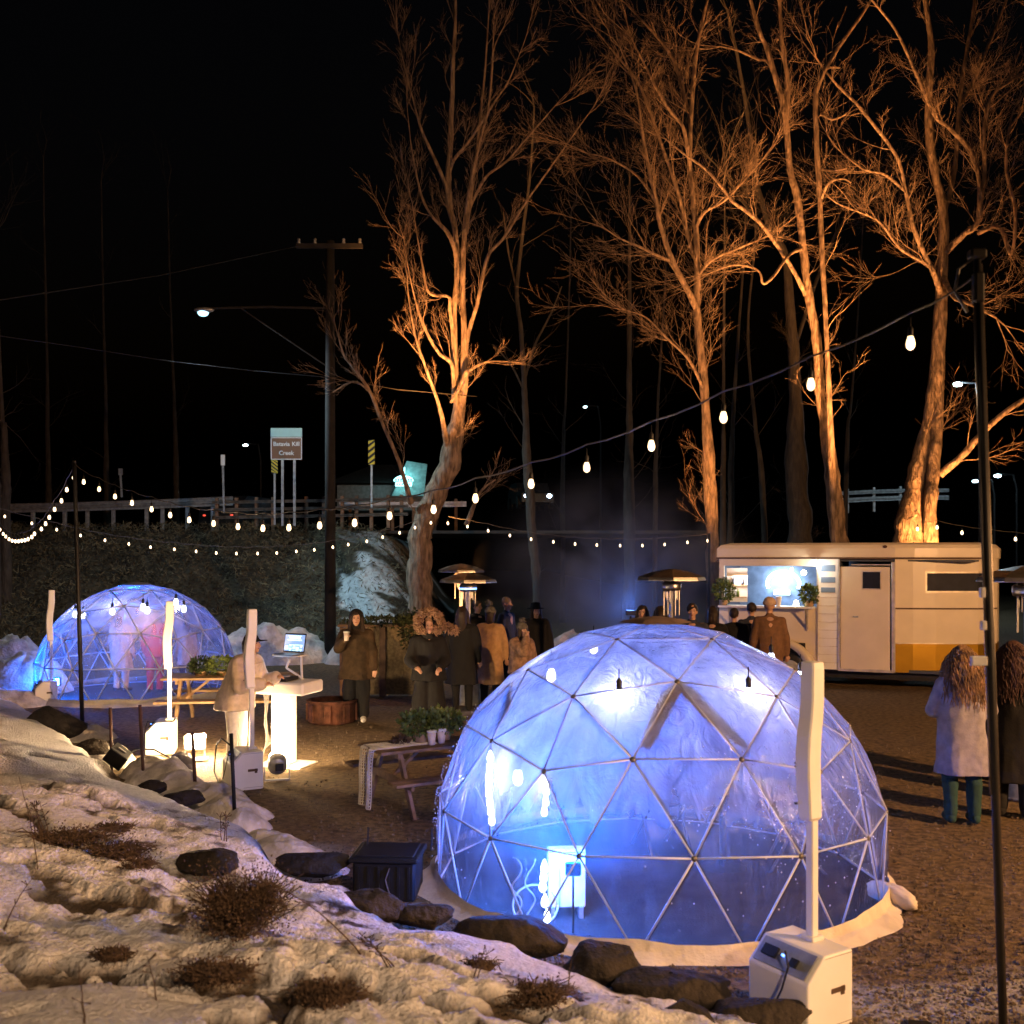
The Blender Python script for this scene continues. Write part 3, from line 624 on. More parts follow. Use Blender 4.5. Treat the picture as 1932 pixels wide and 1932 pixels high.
# ================================================================ TOWER HEATERS
def heater(px,Y,lab,rz,hs=1.,box=(.44,.36,.42),m=M_white,cy=.10):
    g=GX(px,Y); t=thing('tower_heater',lab,'patio heater',(g.x,g.y,0),rz,'white tower heaters on box bases')
    w,d,h=box; ch=.07
    # base box with chamfered control corner
    mb=MB(); pr=[(-d/2,0),(d/2,0),(d/2,h),(-d/2+.13,h),(-d/2,h-.13)]
    v=[(sx*w/2,y,z) for sx in(-1,1) for y,z in pr]; n=len(pr)
    mb.add(v,[tuple(range(n)),tuple(range(2*n-1,n-1,-1))]+[(i,n+i,n+(i+1)%n,(i+1)%n) for i in range(n)])
    b=mb.build('base_box',m,t)
    bv=b.modifiers.new('b','BEVEL'); bv.width=.012; bv.segments=2
    mb=MB(); c=Vector((0,-d/2+.062,h-.062)); mb.box(c,(w*.86,.15,.012),rx=R(45)); pn=mb.build('control_panel',M_galv,t); mb=MB(); mb.box((-.0,-d/2+.046,h-.046),(.012,.012,.016),rx=R(45)); mb.build('status_light',emat('status_blue',(.05,.2,1),6),pn)
    mb=MB(); P_=[(.02,-d/2+.05,h-.03),(.05,-d/2+.01,h+.0),(.09,-d/2-.01,h-.07),(.06,-d/2-.03,h-.2),(.0,-d/2-.05,.08),(-.1,-d/2-.1,.01)]; mb.tube(P_,.006,6); mb.build('cord',M_black,pn)
    for zz in(.03,h-.015): mb=MB(); mb.box((0,d/2+.001,zz),(w*.96,.003,.004)); mb.box((w/2+.001,.065,zz),(.003,d*.6,.004)); mb.build('panel_seam',M_galvd2,t)
    for a_,b_ in (((-.10,-d/2+.052,h-.052),(.10,.06,.02)),((.08,-d/2+.045,h-.065),(.05,.05,.02))):
        mb=MB(); mb.box(a_,b_,rx=R(45)); mb.build('switch',M_black,pn)
    for sx in(-1,1):
        mb=MB(); mb.box((sx*(w/2+.002),.06,h*.52),(.006,.11,.028),bev=.002); mb.box((sx*(w/2+.002),.095,h*.50),(.006,.03,.05),bev=.002); mb.build('hand_hole',M_woodd,t)
    mb=MB(); mb.box((.10,d/2+.002,h*.55),(.10,.006,.025),bev=.002); mb.build('hand_hole',M_woodd,t)
    # column
    mb=MB(); mb.box((0,cy,(h+1.14)/2),(.052,.052,1.14-h),bev=.006); mb.build('column',m,t)
    mb=MB(); mb.box((0,cy,h+.012),(.10,.10,.024),bev=.006); mb.build('collar',m,t)
    # curved head
    prof=[(1.10,.045,.058,-.018),(1.12,.068,.064,-.02),(1.22,.070,.066,-.028),(1.34,.072,.068,-.038),(1.46,.073,.068,-.040),(1.58,.072,.068,-.030),(1.68,.070,.066,-.010),(1.78,.068,.065,.002),(1.96,.068,.064,.004),(1.995,.064,.060,.004),(2.0,.04,.04,.004)]
    v=[]
    for z,a,bb,oy in prof:
        q=.012
        a,bb=a*1.0,bb*1.0
        for x,y in ((-a+q,-bb),(a-q,-bb),(a,-bb+q),(a,bb-q),(a-q,bb),(-a+q,bb),(-a,bb-q),(-a,-bb+q)): v.append((x*.72,y*.78+cy+oy*.8,z*hs))
    mb=MB(); m_=len(prof); mb.add(v,[(i*8+j,i*8+(j+1)%8,(i+1)*8+(j+1)%8,(i+1)*8+j) for i in range(m_-1) for j in range(8)]+[tuple(range(8))[::-1],tuple((m_-1)*8+j for j in range(8))])
    hd=mb.build('heater_head',m,t)
    mb=MB(); 
    for z,L in ((1.72,.05),(1.42,.04),(1.40,.04),(1.19,.04)): mb.box((-.052,cy-.02+(-.05 if z<1.6 else 0)+.01,z*hs),(.012,L,.010))
    mb.build('vent_slot',M_black,hd)
    mb=MB(); mb.bar((-.055,cy-.03,1.60*hs),(-.057,cy-.05,1.28*hs),.01,.02); mb.build('side_rail',m,hd)
    return t
M_galvd2=mat('seam_grey',(.30,.29,.28),.6,bump=0)
M_woodd=mat('dark_recess',(.10,.06,.04),.8,bump=0)
heater(1509,5.78,'nearest white tower heater, standing right of the large dome',R(-58))
heater(458,11.55,'white tower heater right in front of the DJ, box base lower centre left',R(-62))
heater(305,13.6,'white tower heater in front of the small dome with brightly lit box base',R(-78))
heater(85,18.0,'bluish white tower heater partly behind the left side of the small dome',R(-60))
# ================================================================ PYRAMID-HOOD GAS HEATERS
def hood_heater(px,Y,zr,w,lab,flame=False,rz=.3):
    g=GX(px,Y); t=thing('gas_heater',lab,'patio heater',(g.x,g.y,0),rz,'metal patio heaters with wide hoods')
    mb=MB(); prof=[(w/2,0),(w/2-.01,.045),(w*.30,.115),(w*.13,.155),(.02,.17)]
    v=[]
    a0=math.pi/4; k=8
    for r,z in prof:
        for q in range(k):
            a=q*2*math.pi/k+a0/2; v.append((r*math.cos(a),r*math.sin(a),zr+z))
    m_=len(prof); mb.add(v,[(i*k+j,i*k+(j+1)%k,(i+1)*k+(j+1)%k,(i+1)*k+j) for i in range(m_-1) for j in range(k)]+[tuple((m_-1)*k+j for j in range(k))])
    mb.build('hood',M_hood,t)
    mb=MB(); 
    for q in range(k):
        a=q*2*math.pi/k+a0/2; b=(q+1)*2*math.pi/k+a0/2
        mb.bar((w/2*math.cos(a),w/2*math.sin(a),zr),(w/2*math.cos(b),w/2*math.sin(b),zr),.014)
    mb.build('hood_rim',M_steel,t)
    mb=MB(); mb.lathe([(.14,-.16),(.15,-.12),(.15,-.06),(.11,-.02)],20,(0,0,zr)); mb.build('burner',M_steel,t,True)
    for q in range(4):
        a=q*math.pi/2; mb=MB(); mb.bar((.13*math.cos(a),.13*math.sin(a),zr-.55),(.13*math.cos(a),.13*math.sin(a),zr+.05),.012); mb.build('support_rod',M_steel,t)
    for q in range(10):
        a=q*.628+.2; mb=MB(); mb.bar((.085*math.cos(a),.085*math.sin(a),zr-.18-.03*(q%4)-.1),(.085*math.cos(a),.085*math.sin(a),zr-.16),.010); mb.build('burner_tube',M_steel,t)
    if flame:
        mb=MB(); mb.lathe([(.118,-.135),(.154,-.125),(.154,-.10),(.12,-.09)],24,(0,0,zr)); mb.build('flame',emat('blue_flame',(.1,.4,1),4),t,True)
    mb=MB(); mb.tube([(0,0,.75),(0,0,1.2),(0,0,zr-.16)],.035,12); mb.build('post',M_steel,t)
    mb=MB(); mb.lathe([(.24,0),(.24,.03),(.21,.05),(.21,.74),(.06,.80)],20); mb.build('tank_cover',M_galv,t,True)
    return t
M_hood=mat('hood_metal',(.33,.31,.28),.30,.9,var=.2,bump=.05)
hood_heater(883,18.0,2.14,1.0,'gas patio heater with wide metal hood and blue flame above the crowd left of centre',True)
hood_heater(870,21.2,2.27,.96,'farther gas patio heater whose hood shows just above the blue flame one')
hood_heater(1267,15.9,2.23,1.05,'gas patio heater with hood among people left of the trailer window')
hood_heater(1938,11,2.33,1.05,'gas patio heater hood cut by the right edge behind the black pole')
# ================================================================ POLES AND STRING LIGHTS
def pole(a,b,r,lab,twin=False,nm='light_pole'):
    t=thing(nm,lab,'pole',a); a=Vector(a); b=Vector(b)
    mb=MB(); mb.tube([(0,0,0),(b-a)*.5,b-a],r,10); mb.build('pole',M_black,t,True)
    if twin:
        off=Vector((.026,.02,0)); mb=MB(); mb.tube([off*1.0,(b-a)*.5+off,(b-a)*.985+off],r*.55,8); mb.build('pole_tube',M_galvd,t,True)
        off2=Vector((-.019,.0,0)); mb=MB(); mb.tube([(b-a)*.35+off2,(b-a)*.6+off2,(b-a)*.97+off2],r*.4,8); mb.build('pole_tube',M_galvd,t,True)
        mb=MB(); mb.box((b-a)*.955,(.05,.05,.15),bev=.01); mb.box((b-a)*.995,(.08,.06,.05),bev=.01); mb.build('top_bracket',M_black,t)
        mb=MB(); P=[(b-a)*.99+Vector((-.02,0,0)),(b-a)*.985+Vector((-.09,0,-.03)),(b-a)*.975+Vector((-.11,0,-.1)),(b-a)*.965+Vector((-.05,0,-.16))]; mb.tube(P,.008,6); mb.build('cable_loop',M_cord,t)
    else:
        mb=MB(); mb.box((b-a),(.05,.05,.05),bev=.01); mb.build('pole_cap',M_black,t)
    return t
M_galvd=mat('dull_steel',(.17,.15,.13),.4,.8,var=.2,bump=.05)
base=W(1895,2040,5.0); base.z=0; top=W(1843,472,5.0)
pr=pole(base,top,.017,'tall black metal pole standing close at the right edge, holding the string lights',True)
for (py,w,h) in ((1118,.022,.05),(1180,.024,.045),(1247,.075,.045)):
    u=(py-472)/(1932-472); x=1843+(1891-1843)*u-8-(14 if w>.05 else 3); c=W(x,py,4.97)
    mb=MB(); mb.box(c-base,(w,.03,h),bev=.004); mb.build('outlet_box',M_white,pr)
a=G(156,1386); b=W(140,872,a.y); pole(a,b,.03,'thin black pole in front of the small dome, holding the left string lights')
MAIN=[(1718,650),(1530,728),(1365,790),(1229,843),(1107,884),(1002,915),(897,942),(818,963),(735,975),(669,988),(603,993),(545,997),(496,998),(449,995),(403,989),(357,982),(321,973),(286,962),(249,950),(217,938),(187,924),(158,910)]
pa,pb=top,b
def on_line(px,py):
    k=(px-966)/F; dx,dy=pb.x-pa.x,pb.y-pa.y; t=(k*pa.y-pa.x)/(dx-k*dy); Y=pa.y+t*dy; return W(px,py,Y)
bp=[on_line(*q) for q in MAIN]; drop=.165
wire=[pa-Vector((0,0,.12))]+[q+Vector((0,0,drop)) for q in bp]+[pb]
festoon('string_light','long string of warm bulbs sagging from the near right pole to the far left pole',bp,M_bulb,wire)
for q in bp[::3]: lamp('festoon_light','POINT',q-Vector((0,0,.08)),3.0,(1,.68,.38),radius=.04)
L2=[(139,902),(126,925),(116,946),(103,962),(93,977),(86,989),(78,999),(65,1008),(60,1014),(53,1018),(47,1020),(41,1021),(35,1022),(29,1022),(23,1021),(17,1018),(11,1013),(6,1008),(0,1000),(-8,990),(-18,978)]
lp=[W(px,py,15+ i*.42) for i,(px,py) in enumerate(L2)]
festoon('string_light','tight curve of bulbs dipping left from the far left pole',lp,M_bulbf,[pb]+[q+Vector((0,0,.17)) for q in lp],1)
L3=[(-20,968),(9,975),(60,988),(107,1000),(152,1011),(198,1020),(243,1027),(284,1033),(329,1037),(370,1041),(408,1044),(446,1045),(486,1045),(522,1044),(559,1041),(593,1038),(628,1033),(657,1028),(692,1022),(722,1014),(754,1006),(783,996),(813,987)]
festoon('string_light','far string of small bulbs sagging low across the dark bank to the big tree',[W(px,py,23.6) for px,py in L3],M_bulbf,None,1)
L4=[(845,988),(882,994),(921,1002),(962,1011),(1002,1018),(1044,1023),(1085,1027),(1126,1029),(1170,1030),(1212,1030),(1254,1028),(1297,1024),(1335,1021)]
festoon('string_light','far string of small bulbs from the big tree across the smoke to the trailer',[W(px,py,23.4) for px,py in L4],M_bulbf,None,1)
L5=[(1337,1036),(1345,1062)]
L6=[(1731,999),(1768,996),(1815,1006),(1865,1012),(1916,1018),(1950,1020)]
festoon('string_light','short row of bulbs showing above the right end of the trailer roof',[W(px,py,23) for px,py in L6],M_bulbf,None,1.3)
g=GX(1337,23.4); pole((g.x,g.y,0),W(1338,1008,23.4),.03,'dark post at the left rear corner of the trailer holding string lights')
# iron stakes
for i,(x,yb,xt,yt,lab) in enumerate(((211,1452,208,1335,'leftmost short iron stake, beside the tilted black box'),(272,1476,264,1330,'second iron stake from the left, before the lit heater box'),(370,1492,363,1382,'third iron stake, right under the glowing floodlight'),(444,1541,436,1384,'fourth iron stake, in front of the middle heater box'))):
    a=G(x,yb,.06); b=W(xt,yt,a.y); t=thing('iron_stake',lab,'stake',(a.x,a.y,-.05),0,'iron stakes along the snow edge'); mb=MB(); mb.tube([(0,0,0),(b.x-a.x)*.5*Vector((1,0,0))+Vector((0,0,(b.z+.05)/2)),(b.x-a.x,0,b.z+.05)],.019,10); mb.build('shaft',M_rust,t,True) if 0 else mb.build('shaft',M_black if i==3 else mat('stake_iron',(.07,.035,.025),.7,.3,var=.4),t,True)
# ================================================================ FLOODLIGHTS THAT LIGHT THE PLACE
def flood(loc,target,lab,col,power,angle=80,em=30,size=.3,nm='floodlight',kind='SPOT',h=None,blend=.6,rad=.12):
    loc=Vector(loc); t=thing(nm,lab,'floodlight',(loc.x,loc.y,0)); d=(Vector(target)-loc).normalized(); q=d.to_track_quat('-Z','Y').to_euler()
    hd=MB(); hd.box((0,0,.06),(size,size*.75,.07),bev=.012); o=hd.build('housing',M_black,t); o.location=(0,0,loc.z); o.rotation_euler=q
    ln=MB(); ln.box((0,0,.020),(size*.86,size*.6,.006)); l=ln.build('lens',emat('flood_lens_%d'%em,col,em),o)
    mb=MB(); mb.tube([(0,0,0),(0,0,loc.z/2),(0,0,max(loc.z-.02,.05))],.02 if loc.z<1 else .05,8); mb.build('stand',M_black,t)
    lamp('flood_beam',kind,loc+d*.05,power,col,radius=rad,target=target,angle=angle,blend=blend); return t
# amber flood on the venue wall, behind and right of the camera
flood((11.5,3.2,4.6),(4,14,0),'amber floodlight on a tall post beyond the right edge',AMB,11000,110,rad=.14)
flood((3.2,-4.2,6.3),(-1.8,5.5,.3),'amber floodlight on the house side behind the camera',(1,.62,.35),3600,45,rad=.35)
# tree uplights
flood((-1.1,20.6,.35),(-1.7,26,9.5),'small amber ground floodlight aimed up the big forked tree',ORG,52000,31,blend=1.0)
flood((5.0,23.9,.35),(4.9,27,12),'amber ground floodlight aimed up the trees left of the trailer',ORG,9500,66,blend=1.0)
flood((8.4,22.8,.3),(7.3,26.5,12),'amber ground floodlight behind the trailer aimed up the tall pale trunk',ORG,36000,42,blend=1.0)
flood((10.5,24.9,.3),(11.4,27.2,9),'amber ground floodlight at the foot of the great tree behind the trailer',ORG,12500,72,blend=1.0)
# bare floodlight with glowing lens by the heater boxes
g=GX(368,13.0)
t=thing('floodlight','glowing white-hot floodlight on the ground between the two heater boxes','floodlight',(g.x,g.y,0),R(10))
mb=MB(); mb.box((0,0,.24),(.26,.10,.20),bev=.02); mb.build('housing',M_white,t); mb=MB(); mb.box((0,-.056,.25),(.20,.01,.15)); mb.build('lens',emat('hot_lens',(1,.78,.45),70),t); mb=MB(); mb.box((0,0,.02),(.32,.14,.03),bev=.005); mb.bar((-.12,0,0),(-.12,0,.2),.02); mb.bar((.12,0,0),(.12,0,.2),.02); mb.build('foot_bracket',M_galv,t)
lamp('hot_flood','POINT',(g.x+.0,g.y-.16,.30),170,(1,.66,.34),radius=.08)
lamp('hot_flood','POINT',(g.x+.1,g.y+.12,.36),300,(1,.66,.34),radius=.08)
g=GX(523,11.85)
t=thing('floodlight','small can floodlight on the gravel shining at the white DJ column','floodlight',(g.x,g.y,0),R(15))
mb=MB(); mb.lathe([(.10,0),(.11,.02),(.11,.14),(.07,.2),(.02,.21)],18); o=mb.build('can',M_galv,t,True); o.location=(0,-.07,.17); o.rotation_euler=(R(-72),0,0); 
mb=MB(); mb.box((.02,-.165,.19),(.09,.05,.08),bev=.005); mb.build('ballast_box',M_black,t)
for sx in(-1,1):
    mb=MB(); mb.bar((sx*.14,0,.0),(sx*.14,0,.17),.012); mb.build('bracket',M_galv,t)
mb=MB(); mb.bar((-.14,-.0,.01),(.14,-.0,.01),.02); mb.build('bracket',M_galv,t); mb=MB(); mb.lathe([(.09,0),(.09,.01)],16); o=mb.build('lens',emat('can_lens',(1,.75,.42),40),t); o.location=(0,.16,.24); o.rotation_euler=(R(-72),0,0)
lamp('can_beam','SPOT',(g.x,g.y+.2,.25),300,(1,.66,.34),radius=.07,target=(g.x-.3,g.y+2.2,.6),angle=120,blend=.7)
for lab,P in (('black power cable looping out of the middle heater box',[(438,1425,11.7,.42),(418,1408,11.8,.50),(408,1430,11.9,.4),(404,1470,11.9,.1),(415,1490,11.5,.02),(470,1500,11,.015)]),('black cable snaking over the snow lumps to the lit heater box',[(345,1420,13.2,.05),(320,1445,12.6,.12),(290,1440,12.7,.2),(262,1425,13,.15),(240,1430,13,.1)])):
    q=[Vector(((a-966)/F*Y_,Y_,z_)) for a,b,Y_,z_ in P]; o=q[0]; t=thing('power_cable',lab,'cable',o); mb=MB(); pts_=[]
    for a,b in zip(q[:-1],q[1:]):
        for k in range(4): pts_.append(a.lerp(b,k/4)-o)
    mb.tube(pts_+[q[-1]-o],.010,6); mb.build('cable',M_black,t,True)
def lump(c,r,lab,name,cat,m,seed,rz=0):
    n,k=28,18; th=np.linspace(.04,math.pi-.04,k); ph=np.linspace(0,2*math.pi,n,endpoint=False); A,B_=np.meshgrid(th,ph,indexing='ij'); u,v,w=np.sin(A)*np.cos(B_),np.sin(A)*np.sin(B_),np.cos(A)
    q=1+(fbm(u*2,v*2,w*2+seed,4,seed)-.5)*.7; V=np.stack([u*r[0]*q,v*r[1]*q,np.maximum(w*r[2]*q,-r[2]*.5)],-1).reshape(-1,3)
    o=npmesh(name,V,np.array([(i*n+j,(i+1)*n+j,(i+1)*n+(j+1)%n,i*n+(j+1)%n) for i in range(k-1) for j in range(n)]),m,True); o.location=c; o.rotation_euler=(0,0,rz); return tag(o,lab,cat)
g=G(1682,1705); lump((g.x,g.y,.06),(.10,.24,.09),'tan cloth sandbag slumped at the right edge of the large dome','sandbag','sandbag',M_cloth,4,R(25))
g=G(1735,1975); t=thing('small_black_box','small black box on the ground at the bottom edge right of the near heater','box',(g.x,g.y,0),R(-8)); mb=MB(); mb.box((0,0,.055),(.17,.15,.11),bev=.015); mb.build('box_body',M_black,t); mb=MB(); mb.box((-.045,-.077,.055),(.03,.006,.05)); mb.build('face_plate',M_galv,t); mb=MB(); mb.box((0,0,.115),(.12,.10,.012),bev=.004); mb.build('lid',M_black,t)
# ================================================================ DJ STAND
g=GX(533,12.75); t=thing('dj_stand','white pedestal table with a thick top carrying the mixer','table',(g.x,g.y,0),R(-18))
mb=MB(); mb.box((0,0,.98),(.86,.52,.15),bev=.02); mb.build('table_top',M_white,t); mb=MB(); mb.box((.02,0,.46),(.26,.20,.88),bev=.02); mb.build('column',M_white,t)
mb=MB(); mb.box((.05,.02,.012),(.62,.46,.02),bev=.004); mb.build('foot_plate',M_white,t)
mb=MB()
for k in range(5): mb.tube([(-.14-.02*k,-.08,.9),(-.17-.03*math.sin(k),-.1,.6-.05*k),(-.16+.02*k,-.12,.3),(-.2-.04*k,-.16,.03)],.006,5)
mb.build('cable',M_cord,t)
mx=thing('mixer_console','black DJ mixer with lit white pads on the pedestal table','mixer',(g.x-.10,g.y-.02,1.058),R(-18))
mb=MB(); mb.box((0,0,.025),(.52,.30,.045),bev=.006); mb.build('console_body',M_black,mx)
M_pad=emat('lit_pad',(.55,.7,1),2.2,False)
for k in range(14):
    mb=MB(); mb.box((-.21+.06*(k%7)+.01*(k//7),-.10+.14*(k//7)*.8,.050),(.035,.022,.006)); mb.build('pad',M_pad,mx)
for sx in(-.15,.15):
    mb=MB(); mb.lathe([(.062,0),(.062,.01),(.055,.014)],20,(sx,.035,.048)); mb.build('jog_wheel',M_steel,mx)
ls=thing('laptop_stand','white angled laptop stand above the mixer','stand',(g.x+.06,g.y+.05,1.056),R(-18))
for a,b in (((.16,.06,0),(.16,.04,.30)),((.16,.06,.02),(-.05,.04,.14)),((-.05,.04,.14),(.0,.04,.26)),((-.02,.06,.28),(-.02,.06,.20))):
    mb=MB(); mb.bar(a,b,.022); mb.build('stand_arm',M_white,ls)
mb=MB(); mb.box((.03,0,.30),(.34,.22,.016),bev=.004); mb.build('tray',M_white,ls)
lt=thing('laptop','open laptop with a blue mixing screen on the white stand','laptop',(g.x+.07,g.y+.06,1.365),R(-26))
M_lap=mat('laptop_grey',(.25,.26,.28),.4,.6,bump=0); mb=MB(); mb.box((0,-.02,.008),(.33,.23,.014),bev=.004); mb.build('keyboard_deck',M_lap,lt)
mb=MB(); mb.box((0,.115,.14),(.33,.012,.24),rx=R(-12),bev=.003); sc=mb.build('screen_lid',M_black,lt)
mb=MB(); mb.box((0,.106,.14),(.305,.004,.205),rx=R(-12)); mb.build('screen',emat('screen_blue',(.04,.30,.75),1.1),sc)
M_scr=emat('screen_white',(.55,.9,1),2.2,False); mb=MB()
for x,z,w,h in [(0,.205,.12,.022),(-.07,.205,.02,.03),(.07,.205,.02,.03)]+[(-.11+.055*k,.115-.014*r,.045-.012*((k*r)%3),.006) for k in range(5) for r in range(6) if (k+r*2)%5]+[(-.1+.2*(k/9),.175,.012,.012) for k in range(10)]+[(-.09+.18*(k/5),.228,.02,.006) for k in range(6)]:
    mb.box((x,.106-.004-(z-.14)*-.21,z),(w,.003,h),rx=R(-12))
o=mb.build('screen_panel',M_scr,sc); o['kind']='stuff'
lamp('screen_glow','POINT',W(512,1245,12.55),.9,(.3,.6,1),radius=.1)
# grey tilted speaker, black box, crate, fire pit
g=G(342,1462,.05); t=thing('speaker_box','grey plastic monitor speaker lying tilted on the snow lumps','speaker',(g.x,g.y,.16),R(25))
mb=MB(); v=[];
for y,s in ((-.13,.85),(.0,1.0),(.13,.75)):
    for a in range(8): an=a*math.pi/4+.39; v.append((math.cos(an)*.17*s,y,math.sin(an)*.15*s))
mb.add(v,[(i*8+j,(i+1)*8+j,(i+1)*8+(j+1)%8,i*8+(j+1)%8) for i in range(2) for j in range(8)]+[tuple(range(8)),tuple(16+j for j in range(8))[::-1]]); o=mb.build('shell',mat('speaker_grey',(.16,.14,.13),.5,bump=.1),t); o.rotation_euler=(R(25),R(20),0); bv=o.modifiers.new('b','BEVEL'); bv.width=.015; bv.segments=2
mb=MB(); mb.ell((0,-.125,0),(.10,.02,.09),14,6); o2_=mb.build('grille',M_black,t); o2_.rotation_euler=(R(25),R(20),0)
g=G(222,1438,.15); t=thing('black_case','small black case tipped on a corner beside the leftmost iron stake','case',(g.x,g.y,.22)); mb=MB(); mb.box((0,0,0),(.24,.18,.20),bev=.01); o=mb.build('case_body',M_black,t); o.rotation_euler=(R(20),R(38),R(10)); mb=MB(); mb.box((0,0,.104),(.10,.02,.012)); o=mb.build('case_handle',M_galv,t); o.rotation_euler=(R(20),R(38),R(10))
# black crate with lid left of the large dome
g=G(727,1702); t=thing('black_crate','large black lidded crate on the ground left of the large dome','crate',(g.x,g.y+.2,0),R(-4)); t.scale=(.95,.95,.78)
mb=MB(); mb.box((0,0,.19),(.50,.42,.38),bev=.02); mb.build('crate_body',M_black,t); mb=MB(); mb.box((0,0,.40),(.56,.48,.05),bev=.015); mb.box((0,0,.43),(.48,.40,.02),bev=.01); mb.build('lid',M_black,t)
for k in range(6):
    mb=MB(); mb.box((-.2+.08*k,-.214,.19),(.018,.012,.30)); mb.build('rib',M_black,t)
mb=MB(); mb.tube([(.05,-.225,.33),(.02,-.235,.22),(.05,-.24,.1),(.2,-.3,.01),(.4,-.2,.02)],.006,5); mb.build('cable',M_cord,t)
for dx in(-.2,.33):
    mb=MB(); mb.tube([(dx,.1,.4),(dx+.01,.1,.5),(dx+.01,.1,.62)],.007,5); mb.build('rod',M_black,t)
g=G(620,1368); t=thing('fire_pit','round rusty brown fire pit ring on the gravel beside the DJ stand','fire pit',(g.x,g.y+.3,0))
M_rust=mat('rust',(.10,.04,.025),.8,.2,var=.5,sc=8,bump=.4); mb=MB(); mb.lathe([(.34,0),(.36,.04),(.37,.30),(.40,.34),(.40,.36),(.36,.36),(.34,.32),(.33,.12)],30); mb.build('bowl',M_rust,t,True); mb=MB(); mb.lathe([(.325,.28),(.1,.30)],24); mb.build('ash_bed',M_gravel,t)
for k in range(8):
    a=k*math.pi/4; mb=MB(); mb.box((.385*math.cos(a),.385*math.sin(a),.17),(.03,.10,.26),rz=a); mb.build('stave',M_rust,t)
# ================================================================ PICNIC TABLES, PLANTS, CUPS
def picnic(x,y,rz,lab,m,L=1.7):
    t=thing('picnic_table',lab,'picnic table',(x,y,0),rz,'picnic tables')
    for k in range(5):
        mb=MB(); mb.box((0,-.30+.15*k,.735),(L,.138,.035),bev=.004); mb.build('plank',m,t)
    for sy in(-1,1):
        for q in(0,1):
            mb=MB(); mb.box((0,sy*(.60+.14*q),.44),(L,.13,.035),bev=.004); mb.build('bench_plank',m,t)
    for sx in(-1,1):
        x0=sx*(L/2-.28)
        for sy in(-1,1): mb=MB(); mb.bar((x0,sy*.66,0),(x0,sy*.24,.715),.08,.04,up=(1,0,0)); mb.build('leg',m,t)
        mb=MB(); mb.box((x0+.045*sx,0,.395),(.035,1.45,.085)); mb.build('cross_beam',m,t); mb=MB(); mb.box((x0+.045*sx,0,.69),(.035,.70,.07)); mb.build('cross_beam',m,t)
        mb=MB(); mb.bar((x0-.03*sx,0,.40),(x0-.40*sx,0,.70),.05,.035); mb.build('brace',m,t)
    return t
t2=picnic(-.82,10.79,R(30),'weathered picnic table with a pale net runner, left of the large dome',M_wood); t2.scale=(.86,)*3
picnic(-4.35,15.9,R(6),'pale wooden picnic table between the small dome and the DJ',M_woodl,2.0)
# net runner over the near table
def TL(x,y,z): 
    x,y,z=x*.86,y*.86,z*.86; c,s=math.cos(R(30)),math.sin(R(30)); return Vector((-.82+x*c-y*s,10.79+x*s+y*c,z))
tr=thing('table_runner','white net runner hanging over the end of the near picnic table','table runner',TL(-.86,0,.76)); o=tr.location.copy()
mb=MB(); M_net=mat('white_net',(.75,.72,.66),.9,bump=0)
def rp(u,v): # u along, v across
    x=-.05-u; 
    if x>-.86: return TL(x,(v-.5)*.36+.02*math.sin(u*7),.762)
    d=-x-.86; return TL(-.868-.03*math.sin(v*9)-.06*d,(v-.5)*(.36-.05*d)+.02*math.sin(d*8),.762-d)
for k in range(15):
    v=k/14; mb.tube([rp(u,v)-o for u in np.linspace(0,1.5,30)],.006,4,False)
for k in range(44):
    u=k/43*1.5; mb.tube([rp(u,v)-o+Vector((0,0,.006*math.sin(v*40+k))) for v in np.linspace(0,1,8)],.007,4,False)
mb.build('netting',M_net,tr)
def leafmass(c,r,n,ls,m,seed,name,parent=None,flat=.7,up=.3,lumpy=.5,soft=False):
    q=np.random.default_rng(seed); d=q.normal(0,1,(n,3)); d/=np.linalg.norm(d,axis=1)[:,None]; rad=q.uniform(.35,1,n)**.6; lump=.6+.8*fbm(d[:,0]*2.6,d[:,1]*2.6,d[:,2]*2.6+seed,3,seed)
    if soft: rad=np.abs(q.normal(0,.52,n)); rad=np.where(rad>1.25,.5,rad)
    P=d*rad[:,None]*lump[:,None]*np.array(r); 
    D=d+q.normal(0,.6,(n,3)); D[:,2]+=up; D/=np.linalg.norm(D,axis=1)[:,None]; S_=np.cross(D,q.normal(0,1,(n,3))); S_/=np.linalg.norm(S_,axis=1)[:,None]
    L=(ls*q.uniform(.6,1.4,n))[:,None]; Wd=L*.28
    V=np.stack([P,P+D*L*.5+S_*Wd,P+D*L,P+D*L*.5-S_*Wd],1)
    V=V.reshape(-1,3)+np.array(c); o=npmesh(name,V,np.arange(n*4).reshape(-1,4),m,False)
    if parent: o.parent=parent
    return o
def plant(loc,r,lab,seed,n=900,ls=.05,m=None,pot=True):
    t=thing('potted_plant',lab,'plant',loc)
    if pot: mb=MB(); mb.lathe([(.07,0),(.10,.10),(.105,.11),(.09,.11)],14); mb.build('pot',M_woodl,t,True)
    leafmass((0,0,r[2]*.8+(.08 if pot else 0)),r,n,ls,m or M_leaf,seed,'foliage',t,up=.4); return t
plant(TL(-.18,-.02,.755),(.24,.17,.14),'feathery green plant in the middle of the near picnic table',3)
plant(TL(.15,.05,.755),(.22,.16,.13),'green plant on the near picnic table closest to the large dome',4)
plant(TL(-.42,.05,.755),(.10,.10,.04),'small dried plant spray lying on the near picnic table',5,300,.04,M_leafd,False)
plant(W(405,1279,15.9)+Vector((.12,0,0)),(.26,.18,.14),'yellow green lit plant on the far picnic table',6)
plant(W(378,1279,15.9),(.18,.15,.13),'dark green plant at the left on the far picnic table',7,700,.05,mat('darkleaf',(.03,.05,.015),.7,var=.5,bump=0))
